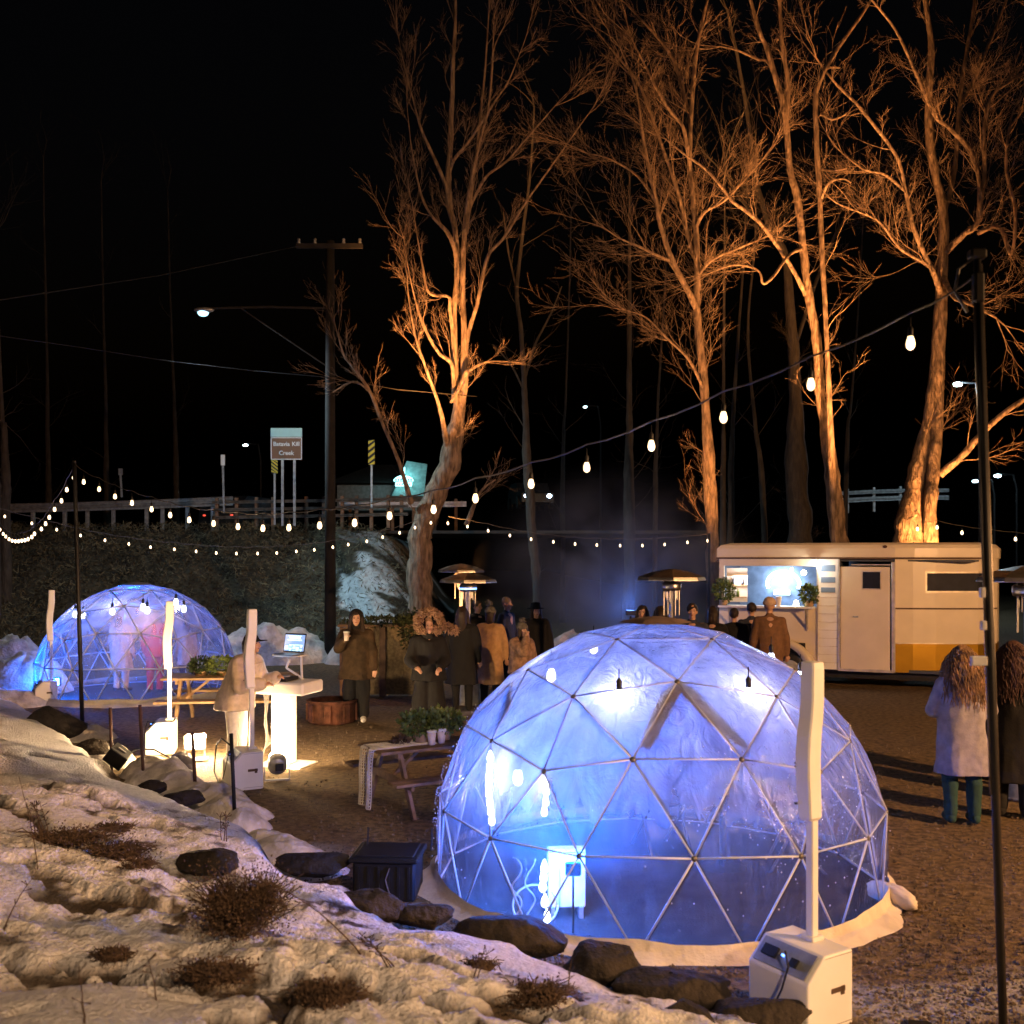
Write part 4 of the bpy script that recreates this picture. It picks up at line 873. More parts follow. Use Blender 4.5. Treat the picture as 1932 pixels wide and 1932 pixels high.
def cup(loc,lab,sc=1,cat='cup'):
    t=thing('paper_cup',lab,cat,loc,0,'white paper cups'); t.scale=(sc,)*3
    mb=MB(); mb.lathe([(.028,0),(.040,.105)],16); mb.build('cup_body',M_paper,t,True); mb=MB(); mb.lathe([(.042,.103),(.043,.112),(.038,.122),(.034,.122)],16); mb.build('lid',M_white,t,True); return t
M_paper=mat('paper',(.72,.62,.55),.7,bump=0)
cup(TL(-.13,-.20,.755),'left paper cup on the near picnic table',1.25); cup(TL(.02,-.16,.755),'right paper cup with dark sleeve on the near picnic table',1.25)
# standing bar with garland behind the crowd
g=GX(726,19.2); t=thing('standing_bar','burlap covered standing bar with garland behind the cup-holding woman','bar',(g.x,g.y,0),R(3))
M_burlap=mat('burlap',(.28,.22,.13),.95,var=.25,sc=20,bump=.5,bsc=80)
for k in range(9):
    mb=MB(); x=-.72+.18*k; v=[]
    for i in range(8):
        for j in range(2): v.append((x+.18*j,-.22+.025*math.sin(i*2+k*1.7)+.02*math.sin((k+j)*2.4),1.28-1.25*i/7))
    for i in range(8):
        for j in range(2): v.append((x+.18*j,-.20+.025*math.sin(i*2+k*1.7)+.02*math.sin((k+j)*2.4),1.28-1.25*i/7))
    mb.add(v,[(2*i,2*i+1,2*i+3,2*i+2) for i in range(7)]+[(16+2*i,16+2*i+2,16+2*i+3,16+2*i+1) for i in range(7)]); mb.build('cloth_drop',M_burlap,t,True)
mb=MB(); mb.box((0,0,1.31),(1.7,.5,.05),bev=.01); mb.build('bar_top',M_wood,t)
for x in(-.75,-.02,.75):
    mb=MB(); mb.box((x,-.26,.64),(.12,.08,1.28),bev=.01); mb.build('post',M_wood,t)
leafmass((.62,-.1,1.22),(.42,.3,.34),2200,.07,mat('garland_leaf',(.05,.065,.025),.8,var=.5,bump=0),12,'garland',t)
leafmass((.0,-.1,1.36),(.8,.2,.10),1500,.06,MATS['garland_leaf'],13,'garland',t)
# ================================================================ ROADSIDE
def at(px,py,Y): return W(px,py,Y)
YR=34.2
def rail(P,lab,posts,hb,m,tall=1.0,cat='guardrail',beams=((0,.30),)):
    o=Vector(P[0]); t=thing('guardrail',lab,cat,o)
    for zo,h in beams:
        mb=MB()
        prof=[(-.04,-h/2),(.0,-h*.3),(-.05,-h*.12),(-.0,0),(-.05,h*.12),(.0,h*.3),(-.04,h/2)]
        v=[]
        for p in P:
            for y,z in prof: v.append((p[0]-o.x,p[1]-o.y+y,p[2]-o.z+z+zo))
        k=len(prof); mb.add(v,[(i*k+j,(i+1)*k+j,(i+1)*k+j+1,i*k+j+1) for i in range(len(P)-1) for j in range(k-1)]); mb.build('rail_beam',m,t)
    for px in posts:
        # position along P by pixel
        for a,b in zip(P[:-1],P[1:]):
            ka=966+a[0]/a[1]*F; kb=966+b[0]/b[1]*F
            if ka<=px<=kb:
                u=(px-ka)/(kb-ka); p=Vector(a).lerp(Vector(b),u)-o; mb=MB(); mb.box((p.x,p.y+.09,p.z+hb[0]-(hb[0]-hb[1])/2),(.11,.12,hb[0]-hb[1]),bev=.01); mb.build('post',M_galv if m is M_galv else M_wood,t); break
    return t
rail([at(-40,960,YR),at(120,957,YR),at(300,951,YR),at(440,945,YR)],'long galvanised guardrail along the road on top of the dark bank',[8,60,120,163,212,275,305,352,400],(.15,-1.0),M_galv)
M_fence=mat('fence_wood',(.22,.21,.19),.8,var=.3,bump=.2)
rail([at(400,948,YR-.4),at(640,944,YR-.4),at(770,941,YR-.4)],'grey timber bridge fence with three rails behind the road sign',[408,445,483,514,577,610,616,622,645,672,700,732,757],(.15,-.95),M_fence,beams=((.0,.10),(-.25,.10),(-.50,.10)))
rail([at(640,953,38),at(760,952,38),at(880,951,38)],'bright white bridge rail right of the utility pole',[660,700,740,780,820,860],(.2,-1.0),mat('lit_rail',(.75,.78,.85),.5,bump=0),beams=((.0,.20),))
rail([at(1570,932,46),at(1640,928,46),at(1700,926,46),at(1790,925,46)],'far pale guardrail seen between the big trunks above the trailer',[1600,1650,1700,1750],(.2,-.9),M_galv,beams=((.0,.16),(-.32,.2)))
# creek sign
M_brown=mat('sign_brown',(.17,.075,.025),.5,var=.05,bump=0); M_mint=mat('sign_back',(.35,.60,.58),.5,var=.05,bump=0); M_sw=mat('sign_white',(.75,.8,.8),.5,bump=0,var=.03); M_yel=mat('sign_yellow',(.75,.60,.03),.5,bump=0,var=.05)
YS=31.5; c=at(540.5,1010,YS); t=thing('creek_sign','brown road sign reading Batavia Kill Creek under a pale green panel','sign',c)
p=lambda px,py:at(px,py,YS)-c
w=59/F*YS
mb=MB(); mb.box(p(540.5,846),(w,.03,43/F*YS),bev=.004); bd=mb.build('sign_board',M_brown,t)
mb=MB(); mb.box(p(540.5,816),(w,.03,16.5/F*YS)); mb.build('upper_panel',M_mint,t)
mb=MB()
for (x0,y0,x1,y1) in ((512,826,569,826),(512,866.5,569,866.5),(512,826,512,866.5),(569,826,569,866.5)):
    a=p(x0,y0)+Vector((0,-.018,0)); b_=p(x1,y1)+Vector((0,-.018,0)); mb.bar(a,b_,.022,.006,up=(0,1,0))
mb.build('border',M_sw,bd)
def text(s,loc,h,m,parent,name='lettering',rx=90,rz=0):
    cu=bpy.data.curves.new('t','FONT'); cu.body=s; cu.size=h; cu.align_x='CENTER'; cu.align_y='CENTER'; cu.extrude=.003; cu.space_word=1.3; cu.offset=.003
    o=bpy.data.objects.new('t',cu); C.objects.link(o); dg=bpy.context.evaluated_depsgraph_get(); me=bpy.data.meshes.new_from_object(o.evaluated_get(dg)); bpy.data.objects.remove(o)
    me.materials.clear(); me.materials.append(m); q=link(name,me,parent,loc); q.rotation_euler=(R(rx),0,R(rz)); return q
text('Batavia Kill',p(540.5,838)+Vector((0,-.022,0)),.18,M_sw,bd); text('Creek',p(540.5,855)+Vector((0,-.022,0)),.18,M_sw,bd)
for px in(532.5,555): mb=MB(); mb.bar(p(px,992),p(px,868),.05,.05); mb.bar(p(px+2,992),p(px+2,868),.03,.05); mb.build('sign_post',M_galv,t)
def hazard(px,y0,y1,pb,Y,lab,flip=1):
    c=at(px,pb,Y); t=thing('hazard_marker',lab,'sign',c,0,'yellow and black striped hazard markers'); q=lambda a,b:at(a,b,Y)-c
    hw=6/F*Y; top=q(px,y0).z; bot=q(px,y1).z; mb=MB(); mb.box((0,0,(top+bot)/2),(hw*2,.02,top-bot)); bd=mb.build('marker_board',M_black,t)
    n=4; st=(top-bot)/n
    mb=MB()
    for k in range(n+1):
        z=bot+st*k-st*.3; v=[(-hw,-.014,z-flip*hw*.8),(hw,-.014,z+flip*hw*.8),(hw,-.014,z+flip*hw*.8+st*.5),(-hw,-.014,z-flip*hw*.8+st*.5)]; v=[(a,b,min(max(d,bot),top)) for a,b,d in v]; mb.add(v,[(0,1,2,3)])
    mb.build('stripe',M_yel,bd); mb=MB(); mb.bar((0,.02,0),(0,.02,top),.06,.04); mb.build('sign_post',M_galv,t)
hazard(518,866,893,990,32.5,'yellow black striped marker partly behind the brown creek sign',-1); hazard(701,830,877,958,32.5,'yellow black striped marker standing alone right of the utility pole',1)
for px,y0,y1,yb,lab in ((420.5,858,878,968,'white topped delineator post on the roadside left of the creek sign'),(227.5,884,896,938,'grey delineator post behind the far left string lights')):
    c=at(px,yb,33.5); t=thing('delineator_post',lab,'post',c); mb=MB(); mb.bar((.04,0,0),at(px,y1,33.5)-c,.06,.03); mb.build('post',M_galv,t); mb=MB(); mb.box(at(px,(y0+y1)/2,33.5)-c,(.13,.03,(y1-y0)/F*33.5)); mb.build('reflector',M_sw if px>300 else M_galv,t)
# utility pole with crossarm and street lamp
g=GX(623,25.3); t=thing('utility_pole','tall wooden utility pole with crossarm and long street lamp arm','utility pole',(g.x,g.y,0)); M_pole=mat('pole_wood',(.016,.014,.012),.9,var=.3,sc=4,bump=.4)
zt=at(0,455,25.3).z; mb=MB(); mb.tube([(0,0,-.1),(0,0,zt/2),(0,0,zt)],[.145,.125,.105],12); mb.build('pole',M_pole,t,True)
z=at(0,467,25.3).z; mb=MB(); mb.bar((-.82,-.12,z),(.82,-.12,z),.09,.11); mb.build('crossarm',M_pole,t)
for x in(-.75,-.35,.35,.75):
    mb=MB(); mb.lathe([(.03,0),(.05,.04),(.03,.07),(.045,.11),(.02,.14)],10,(x,-.12,z+.05)); mb.build('insulator',M_galv,t,True)
za=at(0,582,25.3).z; zl=at(0,588,25.3).z; mb=MB(); mb.tube([(0,0,za),(-1.5,0,za+.04),(-3.0,0,za)],.03,8); mb.build('lamp_arm',M_pole,t); mb=MB(); mb.tube([(0,0,at(0,695,25.3).z),(-1.1,0,(za+at(0,695,25.3).z)/2),(-2.2,0,za)],.02,6); mb.build('stay_rod',M_pole,t)
lh=MB(); lh.ell((-3.12,0,zl+.04),(.26,.11,.07),14,8); hd=lh.build('lamp_head',M_galv,t,True); lh=MB(); lh.ell((-3.14,0,zl-.02),(.14,.10,.10),14,8); lh.build('lamp_lens',emat('street_lens',(.40,.80,1),2.6),hd,True)
lamp('street_light','SPOT',(g.x-3.14,g.y,zl-.1),1800,(.72,.88,1),radius=.12,target=(g.x-1.0,g.y+3,0),angle=150,blend=.5)
lamp('street_light','SPOT',(g.x-3.14,g.y,zl-.1),3000,(.5,.85,1),radius=.12,target=(g.x+2.2,g.y+4,2),angle=75,blend=.8)
# overhead wires
for i,(pts,lab) in enumerate((([(-40,628,22),(150,655,23),(330,683,24.2),(480,700,25),(620,712,25.2)],'lower overhead wire running left from the utility pole'),([(620,712,25.2),(750,735,25.2),(900,748,26)],'overhead wire running right from the utility pole'),([(560,465,25),(300,520,21),(-60,575,16)],'upper overhead wire to the crossarm'))):
    o=at(*pts[0]); t=thing('overhead_wire',lab,'wire',o); mb=MB(); mb.tube([at(*q)-o for q in pts],.010,5); mb.build('cable',M_black,t)
# lit roadside building beyond the bridge
YB=58; c=at(735,936,YB); t=thing('roadside_building','long dark roofed building with a glowing cyan sign behind the bridge','building',c)
q=lambda px,py,dy=0:at(px,py,YB)-c+Vector((0,dy,0))
M_shingle=mat('dark_shingle',(.03,.028,.025),.9,var=.4,sc=6,bump=.4); M_wall=mat('stucco',(.25,.26,.26),.8,bump=.3)
x0,x1=q(636,0).x,q(808,0).x; mb=MB(); mb.box(((x0+x1)/2,3,q(0,915).z/2-.4),(x1-x0,6,q(0,915).z+.8)); mb.build('wall',M_wall,t)
mb=MB(); zr,ze=q(0,868).z,q(0,912).z; v=[(x0-.5,-.6,ze),(x1+.5,-.6,ze),(x1-.6,3,zr),(x0+1.6,3,zr),(x0-.5,6.6,ze),(x1+.5,6.6,ze)]; mb.add(v,[(0,1,2,3),(3,2,5,4),(1,5,2),(0,3,4),(0,4,5,1)]); mb.build('roof',M_shingle,t)
gw=MB(); v=[q(742,937,-.75),q(802,937,-.75),q(808,878,-.75),q(770,872,-.75)]; v2=[Vector(a)+Vector((0,.12,0)) for a in v]; gw.add(v+v2,[(0,1,2,3),(7,6,5,4),(0,4,5,1),(1,5,6,2),(2,6,7,3),(3,7,4,0)]); gw.build('gable_wall',mat('mint_wall',(.30,.50,.48),.8,bump=.3),t)
M_neon=emat('cyan_neon',(.35,.95,1),3.2); sg=thing('neon_sign','glowing cyan domed sign with a spire on the roadside building','sign',at(765,912,YB)-Vector((0,1.0,0)))
qq=lambda px,py:at(px,py,YB)-at(765,912,YB)
mb=MB(); P=[]
for k in range(15): a=math.pi*k/14; P.append((.56*math.cos(a)*1.0,0,.32*math.sin(a)+.05))
v=P+[(x,.06,z) for x,_,z in P]; n=15; mb.add(v,[tuple(range(n))[::-1],tuple(range(n,2*n))]+[(i,i+1,n+i+1,n+i) for i in range(n-1)]+[(n-1,0,n,2*n-1)]); mb.build('dome_panel',M_neon,sg)
mb=MB(); mb.box((.05,0,.58),(.05,.05,.5)); mb.build('spire',M_neon,sg); mb=MB(); mb.box((0,0,-.12),(.9,.05,.22)); mb.build('lower_panel',M_neon,sg)
mb=MB()
for k in range(7): mb.box((-.42+.14*k,-.045,.13),(.085,.02,.13)); 
for k in range(6): mb.box((-.35+.14*k,-.045,-.12),(.08,.02,.10))
o=mb.build('lettering',M_black,sg); o['kind']='stuff'
lamp('sign_glow','POINT',at(765,905,YB)-Vector((0,1.8,0)),60,(.4,.9,1),radius=.3)
# distant lamps
def farlamp(px,py,Y,lab,col,st,r,h=None,power=0):
    c=at(px,py,Y); gz=0 if h is None else h; t=thing('street_lamp',lab,'street lamp',(c.x,c.y,gz)); z=c.z-gz
    mb=MB(); mb.tube([(.9,0,0),(.9,0,z*.9),(.75,0,z+.05),(0,0,z+.1)],.05,8); mb.build('lamp_post',M_black,t); mb=MB(); mb.ell((0,0,z),(r*1.4,r,r*.6),12,7); mb.build('lamp_head',emat('far_lamp_%s'%lab[:6],col,st,False),t,True)
    if power: lamp('far_lamp_light','POINT',c-Vector((0,0,.5)),power,col,radius=.2)
farlamp(463,840,60,'small white far street lamp left of the creek sign',(.7,.9,1),30,.10)
farlamp(1104,768,60,'tiny far street lamp right of the big tree',(.6,.9,1),20,.08)
farlamp(1807,725,42,'cool white street lamp behind the right trees',(.6,.85,1),40,.13,power=900)
farlamp(1840,908,48,'low far lamp right of the trailer roof',(.6,.9,1),25,.10); farlamp(1882,898,48,'second low far lamp near the right edge',(.6,.9,1),25,.12)
def car(px,py,Y,lab,rz,cols):
    c=at(px,py,Y); t=thing('parked_car',lab,'car',(c.x,c.y,c.z-.7),rz); m=mat('car_paint',(.05,.06,.07),.3,.5,bump=0)
    mb=MB(); pr=[(-2.1,.3),(2.1,.3),(2.15,.75),(1.1,.9),(.5,1.4),(-1.2,1.42),(-2.0,.95)]; v=[(x,y,z) for y in(-.85,.85) for x,z in pr]; n=7; mb.add(v,[tuple(range(n)),tuple(range(2*n-1,n-1,-1))]+[(i,n+i,n+(i+1)%n,(i+1)%n) for i in range(n)]); mb.build('body',m,t)
    for x in(-1.3,1.3):
        for y in(-.85,.85): mb=MB(); mb.tube([(x,y-.1,.33),(x,y,.33),(x,y+.1,.33)],.33,16); mb.build('wheel',M_black,t)
    for y in(-.6,.6): mb=MB(); mb.ell((2.14 if cols!='r' else -2.06,y,.62),(.05,.13,.10) if cols!='r' else (.03,.07,.035),10,6); mb.build('headlight' if cols!='r' else 'tail_light',emat('headlamp',(.6,.8,1),25,False) if cols!='r' else emat('taillamp',(1,.05,.02),1.2,False),t)
car(1000,937,55,'dark car facing the camera with pale headlights on far road',R(-80),'w')
car(462,972,42,'dark car with red tail lights on the road behind the guardrail',R(75),'r')
# ================================================================ TRAILER
AT=math.atan2(-1.3,3.12); g0=GX(1357,21); t=thing('food_trailer','white and gold horse trailer turned into a lit drinks bar','trailer',(g0.x,g0.y,0),AT)
def TW(x,y,z): c,s=math.cos(AT),math.sin(AT); return Vector((g0.x+x*c-y*s,g0.y+x*s+y*c,z))
M_cream=mat('cream_paint',(.66,.58,.45),.35,var=.05,sc=2,bump=.06,bsc=4); M_gold=mat('gold_paint',(.30,.17,.012),.35,.7,var=.1,sc=2,bump=.03); M_trim=mat('trim_alu',(.55,.50,.42),.4,.4,bump=0); M_dgl=mat('dark_glass',(.012,.015,.03),.5,bump=0,spec=.15)
zb,zt,zR=.36,2.55,2.86
def B(n,c,d,m,parent=t,bev=.0,rz=0): mb=MB(); mb.box(c,d,bev=bev,rz=rz); return mb.build(n,m,parent)
def loft(n,path,z0,z1,th,m,parent=t):
    mb=MB(); v=[]; k=len(path)
    for (x,y) in path: v+=[(x,y,z0),(x,y,z1)]
    for (x,y) in path: v+=[(x,y+th,z0),(x,y+th,z1)]
    f=[]
    for i in range(k-1):
        a=2*i; f+=[(a,a+2,a+3,a+1),(2*k+a,2*k+a+1,2*k+a+3,2*k+a+2),(a+1,a+3,2*k+a+3,2*k+a+1),(a,2*k+a,2*k+a+2,a+2)]
    f+=[(0,1,2*k+1,2*k),(2*k-2,4*k-2,4*k-1,2*k-1)]
    mb.add(v,f); return mb.build(n,m,parent)
B('side_panel',(.975,.03,(zb+1.58)/2),(1.95,.06,1.58-zb),M_cream); B('side_panel',(.05,.03,2.0),(.10,.06,.84),M_cream)
B('window_header',(.97,.032,2.475),(1.94,.07,.15),M_cream)
B('service_panel',(2.14,.025,1.46),(.39,.06,2.18),M_white)
for k in range(9): B('seam',(2.14,-.008,.5+.16*k),(.37,.006,.008),M_trim)
for k,(z,h) in enumerate(((2.36,.13),(2.13,.11),(1.93,.10))): B('menu_plate',(2.145,-.010,z),(.27,.012,h),mat('slate_blue',(.16,.24,.38),.6,bump=0,var=.05))
B('door_frame',(2.345,-.004,1.45),(.035,.05,2.2),M_trim); B('door_frame',(1.945,-.004,1.45),(.03,.05,2.2),M_trim)
dr=B('door',(2.83,.02,1.39),(.92,.05,2.0),M_cream,bev=.01)
B('door_window_rim',(2.95,-.006,2.13),(.36,.01,.36),M_trim,dr,.004); B('door_window',(2.95,-.012,2.13),(.32,.008,.32),M_dgl,dr,.003); B('handle',(2.66,-.04,1.42),(.10,.04,.03),M_galv,dr,.006); B('door_header',(2.95,-.012,2.43),(.75,.02,.02),M_trim)
B('door_frame',(3.35,-.01,1.42),(.07,.07,2.14),M_trim,bev=.01); B('sill_trim',(2.85,-.012,.375),(1.0,.06,.05),M_trim)
path=[(3.38,0),(3.7,.07),(4.1,.2),(4.5,.36),(4.85,.5),(5.05,.62),(5.2,.85),(5.25,1.3),(5.2,1.7)]
loft('nose_side',path,.93,zt,.06,M_cream); loft('gold_skirt',[(x-.0,y-.004) for x,y in path],zb,.93,.06,M_gold)
def strip(n,i0,i1,z0,z1,o,m): return loft(n,[(x+.0,y-o) for x,y in path[i0:i1]],z0,z1,o*.8,m)
strip('belt_trim',0,7,1.575,1.605,.012,M_woodd); strip('belt_trim',0,7,.915,.935,.014,M_trim)
wp=[(3.95,.15),(4.1,.2),(4.5,.36),(4.85,.5),(5.02,.6)]
loft('nose_window',[(x,y-.012) for x,y in wp],1.93,2.27,.008,M_dgl); loft('nose_window_rim',[(x,y-.007) for x,y in [(3.92,.14)]+wp],1.90,2.30,.004,M_trim)
# roof: lofted with round shoulders
full=[(-.04,-.04)]+[(3.38,-.04)]+[(x+.03,y-.04) for x,y in path[1:]]+[(5.1,2.0),(4.6,2.15),(-.04,2.15)]
mb=MB(); v=[];k=len(full)
for z,s in ((zt,1),(zt+.04,1.0),(zt+.20,.995),(zt+.27,.97),(zR,.90)):
    for x,y in full: v.append((2.5+(x-2.5)*(s if s<.99 else 1)+0,1.05+(y-1.05)*s,z))
mb.add(v,[(i*k+j,i*k+(j+1)%k,(i+1)*k+(j+1)%k,(i+1)*k+j) for i in range(4) for j in range(k)]+[tuple(range(k))[::-1],tuple(4*k+j for j in range(k))])
mb.build('roof',M_cream,t); loft('roof_trim',[(-.05,-.055),(3.38,-.055)]+[(x+.03,y-.055) for x,y in path[1:6]],zt-.01,zt+.025,.02,M_woodd)
mb=MB(); mb.ell((3.2,-.05,2.78),(.04,.02,.03),8,5); mb.build('marker_light',M_rust,t)
# inside shell
M_int=mat('interior_blue',(.05,.06,.085),.6,bump=0,var=.05)
B('back_wall',(2.4,2.08,1.45),(4.9,.05,2.2),mat('back_wall_blue',(.22,.28,.40),.6,bump=0)); B('cabin_floor',(2.4,1.05,zb+.02),(4.9,2.0,.06),M_int); B('cabin_ceiling',(2.4,1.05,zt-.04),(4.9,2.0,.03),M_int); B('end_wall',(0.03,1.05,1.45),(.05,2.0,2.16),M_int); B('partition',(2.36,1.05,1.45),(.04,1.95,2.1),M_int)
B('counter',(.97,-.16,1.585),(1.85,.42,.04),M_white,bev=.006)
for x in(1.75,.25): mb=MB(); mb.bar((x,-.33,1.56),(x,-.02,1.15),.03); mb.bar((x,-.35,1.55),(x,0,1.55),.03); mb.bar((x,-.03,1.12),(x,-.03,1.56),.03); mb.build('counter_bracket',M_trim,t)
# bright arched sign, awning panel, shelves inside
mb=MB(); P=[(1.02+.34*math.cos(a),1.9,2.0+.26*math.sin(a)) for a in np.linspace(-.4,math.pi+.4,22)]; mb.tube(P,.032,8); mb.build('neon_arch',emat('neon_white',(.65,.82,1),14),t,True)
B('back_light_panel',(.98,1.98,1.80),(.34,.04,.10),emat('light_panel',(.7,.85,1),5)); lamp('neon_glow','POINT',TW(.98,1.7,1.98),26,(.55,.75,1),radius=.12); B('open_shutter',(.30,.35,2.0),(.42,.03,.70),M_white,rz=.15)
for z in(1.75,2.0,2.2): B('shelf',(.30,.33,z),(.40,.16,.02),M_woodl,rz=.15)
for i,x in enumerate((.16,.24,.33,.42)): mb=MB(); mb.lathe([(.03,0),(.03,.1),(.012,.13),(.012,.17)],10,(x,.28,1.76+.25*(i%2))); mb.build('bottle',M_int if i%2 else M_leaf,t,True)
for x,z,s in ((1.62,2.26,.055),(1.38,2.33,.03),(.33,2.2,.05)):
    mb=MB(); mb.ell((x,.5,z),s,12,8); mb.build('pendant_bulb',emat('pendant',(1,.95,.75),22),t,True); mb=MB(); mb.tube([(x,.5,z+s),(x,.5,(z+zt)/2),(x,.5,zt-.05)],.006,5); mb.build('pendant_cord',M_cord,t)
lamp('trailer_light','POINT',TW(1.0,1.2,2.35),22,(.70,.85,1),radius=.15); lamp('trailer_light','POINT',TW(1.9,-.25,2.44),14,(1,.92,.75),radius=.06); lamp('trailer_light','POINT',TW(.4,.2,2.1),14,(1,.85,.8),radius=.08)
B('light_fitting',(1.9,-.2,2.5),(.12,.10,.05),M_white)
# fender and wheels
mb=MB(); v=[];n=24
for ring,(rx,rz_) in enumerate(((.80,.64),(.80,.64),(.60,.52),(.60,.52))):
    for i in range(n): a=math.pi*i/(n-1); v.append((1.12+rx*math.cos(a),(-.16 if ring in(0,3) else .02),.34+rz_*math.sin(a)))
mb.add(v,[(r*n+i,r*n+i+1,((r+1)%4)*n+i+1,((r+1)%4)*n+i) for r in range(4) for i in range(n-1)]); mb.build('fender',M_cream,t,True)
B('wheel_recess',(1.12,-.004,.62),(1.18,.01,.5),M_black)
for x in(.84,1.42):
    mb=MB(); mb.lathe([(.20,-.09),(.31,-.10),(.335,-.06),(.335,.06),(.31,.10),(.20,.09)],28); o=mb.build('wheel',M_black,t,True); o.rotation_euler=(R(90),0,0); o.location=(x,-.03,.335)
    mb=MB(); mb.lathe([(.05,.115),(.19,.095),(.20,.09)],20); w=mb.build('rim',M_galv,o)
B('chassis',(2.5,1.0,.26),(4.8,1.5,.14),M_black); mb=MB(); mb.bar((5.1,.9,.38),(6.2,.9,.45),.1); mb.build('tow_bar',M_black,t)
mb=MB(); mb.tube([(5.9,.9,0),(5.9,.9,.2),(5.9,.9,.5)],.04,8); mb.build('jack_stand',M_galv,t)
for i,(x,s,lab) in enumerate(((.12,.26,'tall leafy plant at the left end of the trailer counter'),(1.80,.20,'green plant at the right end of the trailer counter'))): plant(TW(x,-.15,1.60),(s*.8,s*.7,s),lab,40+i,600,.07,M_leaf)
cup(TW(1.22,-.25,1.605),'tall cup standing on the trailer counter beside the man in brown',1.6)
mb=MB(); 
lb=thing('counter_lantern','small glowing lantern on the trailer counter next to the plant','lantern',TW(1.55,-.16,1.605)); mb=MB(); mb.lathe([(.05,0),(.055,.05),(.04,.10),(.02,.12)],12); mb.build('glass_globe',emat('lantern_glow',(1,.95,.6),14),lb,True); mb=MB(); mb.lathe([(.05,-.0),(.05,.012)],12); mb.build('lantern_base',M_galv,lb)
# ================================================================ TREES
def growtree(name,lab,Y,stems,m,seed,dens=1.,up=.9,tw=1.,spread=1.,levels=3,rs=.72):
    q=np.random.default_rng(seed); base=W(stems[0][0][0][0],stems[0][0][0][1],Y); b=Vector((base.x,Y,0))
    t=thing(name,lab,'tree',b); T=[];Bn=MB();Tw=MB(); tr=MB()
    def smooth(P,r,n):
        P=np.array(P);r=np.array(r); s=np.linspace(0,len(P)-1,n)
        # catmull-rom
        out=[];rr=[]
        for u in s:
            i=min(int(u),len(P)-2);f=u-i; p0=P[max(i-1,0)];p1=P[i];p2=P[i+1];p3=P[min(i+2,len(P)-1)]
            out.append(.5*((2*p1)+(-p0+p2)*f+(2*p0-5*p1+4*p2-p3)*f*f+(-p0+3*p1-3*p2+p3)*f**3)); rr.append(r[i]*(1-f)+r[i+1]*f)
        return np.array(out),np.array(rr)
    def branch(p,d,L,r,lv):
        n=6 if lv>1 else 5; P=[p];dd=d.copy(); 
        for i in range(n):
            dd=dd+q.normal(0,.15,3)+np.array([0,0,.06*up]); dd/=np.linalg.norm(dd); P.append(P[-1]+dd*L/n)
        P=np.array(P); rr=np.linspace(r,max(r*.16,.0016),n+1)
        (Bn if lv>=2 else Tw).tube(P,rr,5 if lv>=2 else 3,False)
        if lv>0:
            k={3:8,2:8,1:5}[lv]; k=max(2,int(k*dens*q.uniform(.7,1.2)))
            for j in range(k):
                u=q.uniform(.2,1); i=min(int(u*n),n-1); pp=P[i]+(P[i+1]-P[i])*(u*n-i)
                ax=q.normal(0,1,3); ax-=ax.dot(dd)*dd; ax/=np.linalg.norm(ax)+1e-9; an=q.uniform(.45,.95)*spread
                nd=(P[i+1]-P[i]); nd/=np.linalg.norm(nd); nd=nd*math.cos(an)+ax*math.sin(an)
                branch(pp,nd,L*q.uniform(.35,.62),max(rr[i]*.45,.0024),lv-1)
    for si,(pts,sp) in enumerate(stems):
        # pts: (px,py,rpx[,dY]); sp: number of side branches
        P=[];r=[]
        for w_ in pts:
            dy=w_[3] if len(w_)>3 else 0; p=W(w_[0],w_[1],Y+dy)-b; P.append(tuple(p)); r.append(w_[2]/F*Y*(rs if si else 1.0)*(1 if si else (1 if w_[1]>800 else rs)))
        if si==0: P=[(P[0][0]*1.0,0,-.1)]+P; r=[r[0]*1.25]+r; 
        P,r=smooth(P,r,max(10,len(P)*6)); 
        wob=(fbm(np.arange(len(P))*.35,si,seed,2,seed)-.5)*r*.5
        P[:,0]+=wob; r=r*(1+.12*(vn(np.arange(len(P))*.9,si,0,seed)-.5)*2)
        (tr if si==0 else Bn).tube(P,r,14 if si==0 else 8,False)
        L0=np.linalg.norm(P[-1]-P[0])
        for j in range(int(sp*dens)):
            u=q.uniform(.12,.99); i=min(int(u*(len(P)-1)),len(P)-2); d=P[i+1]-P[i]; d/=np.linalg.norm(d)
            ax=q.normal(0,1,3); ax[1]*=.8; ax-=ax.dot(d)*d; ax/=np.linalg.norm(ax)+1e-9; an=q.uniform(.5,1.0)*spread
            nd=d*math.cos(an)+ax*math.sin(an); Lb=q.uniform(.6,2.0)*tw*(1.15-.5*u)
            branch(P[i],nd,Lb,min(r[i]*.36,.017)*q.uniform(.5,1),levels-1)
        for j in range(3 if sp>6 else 0): # leaders at the tip
            d=P[-1]-P[-2]; d/=np.linalg.norm(d); d=d+q.normal(0,.25,3); d/=np.linalg.norm(d); branch(P[-1],d,2.0*tw,max(r[-1]*.7,.01),levels-1)
    tr.build('trunk',m,t,True); bo=Bn.build('branches',m,t,True); bo['kind']='stuff'
    if Tw.v: o=Tw.build('twigs',m,t,False); o['kind']='stuff'
    return t
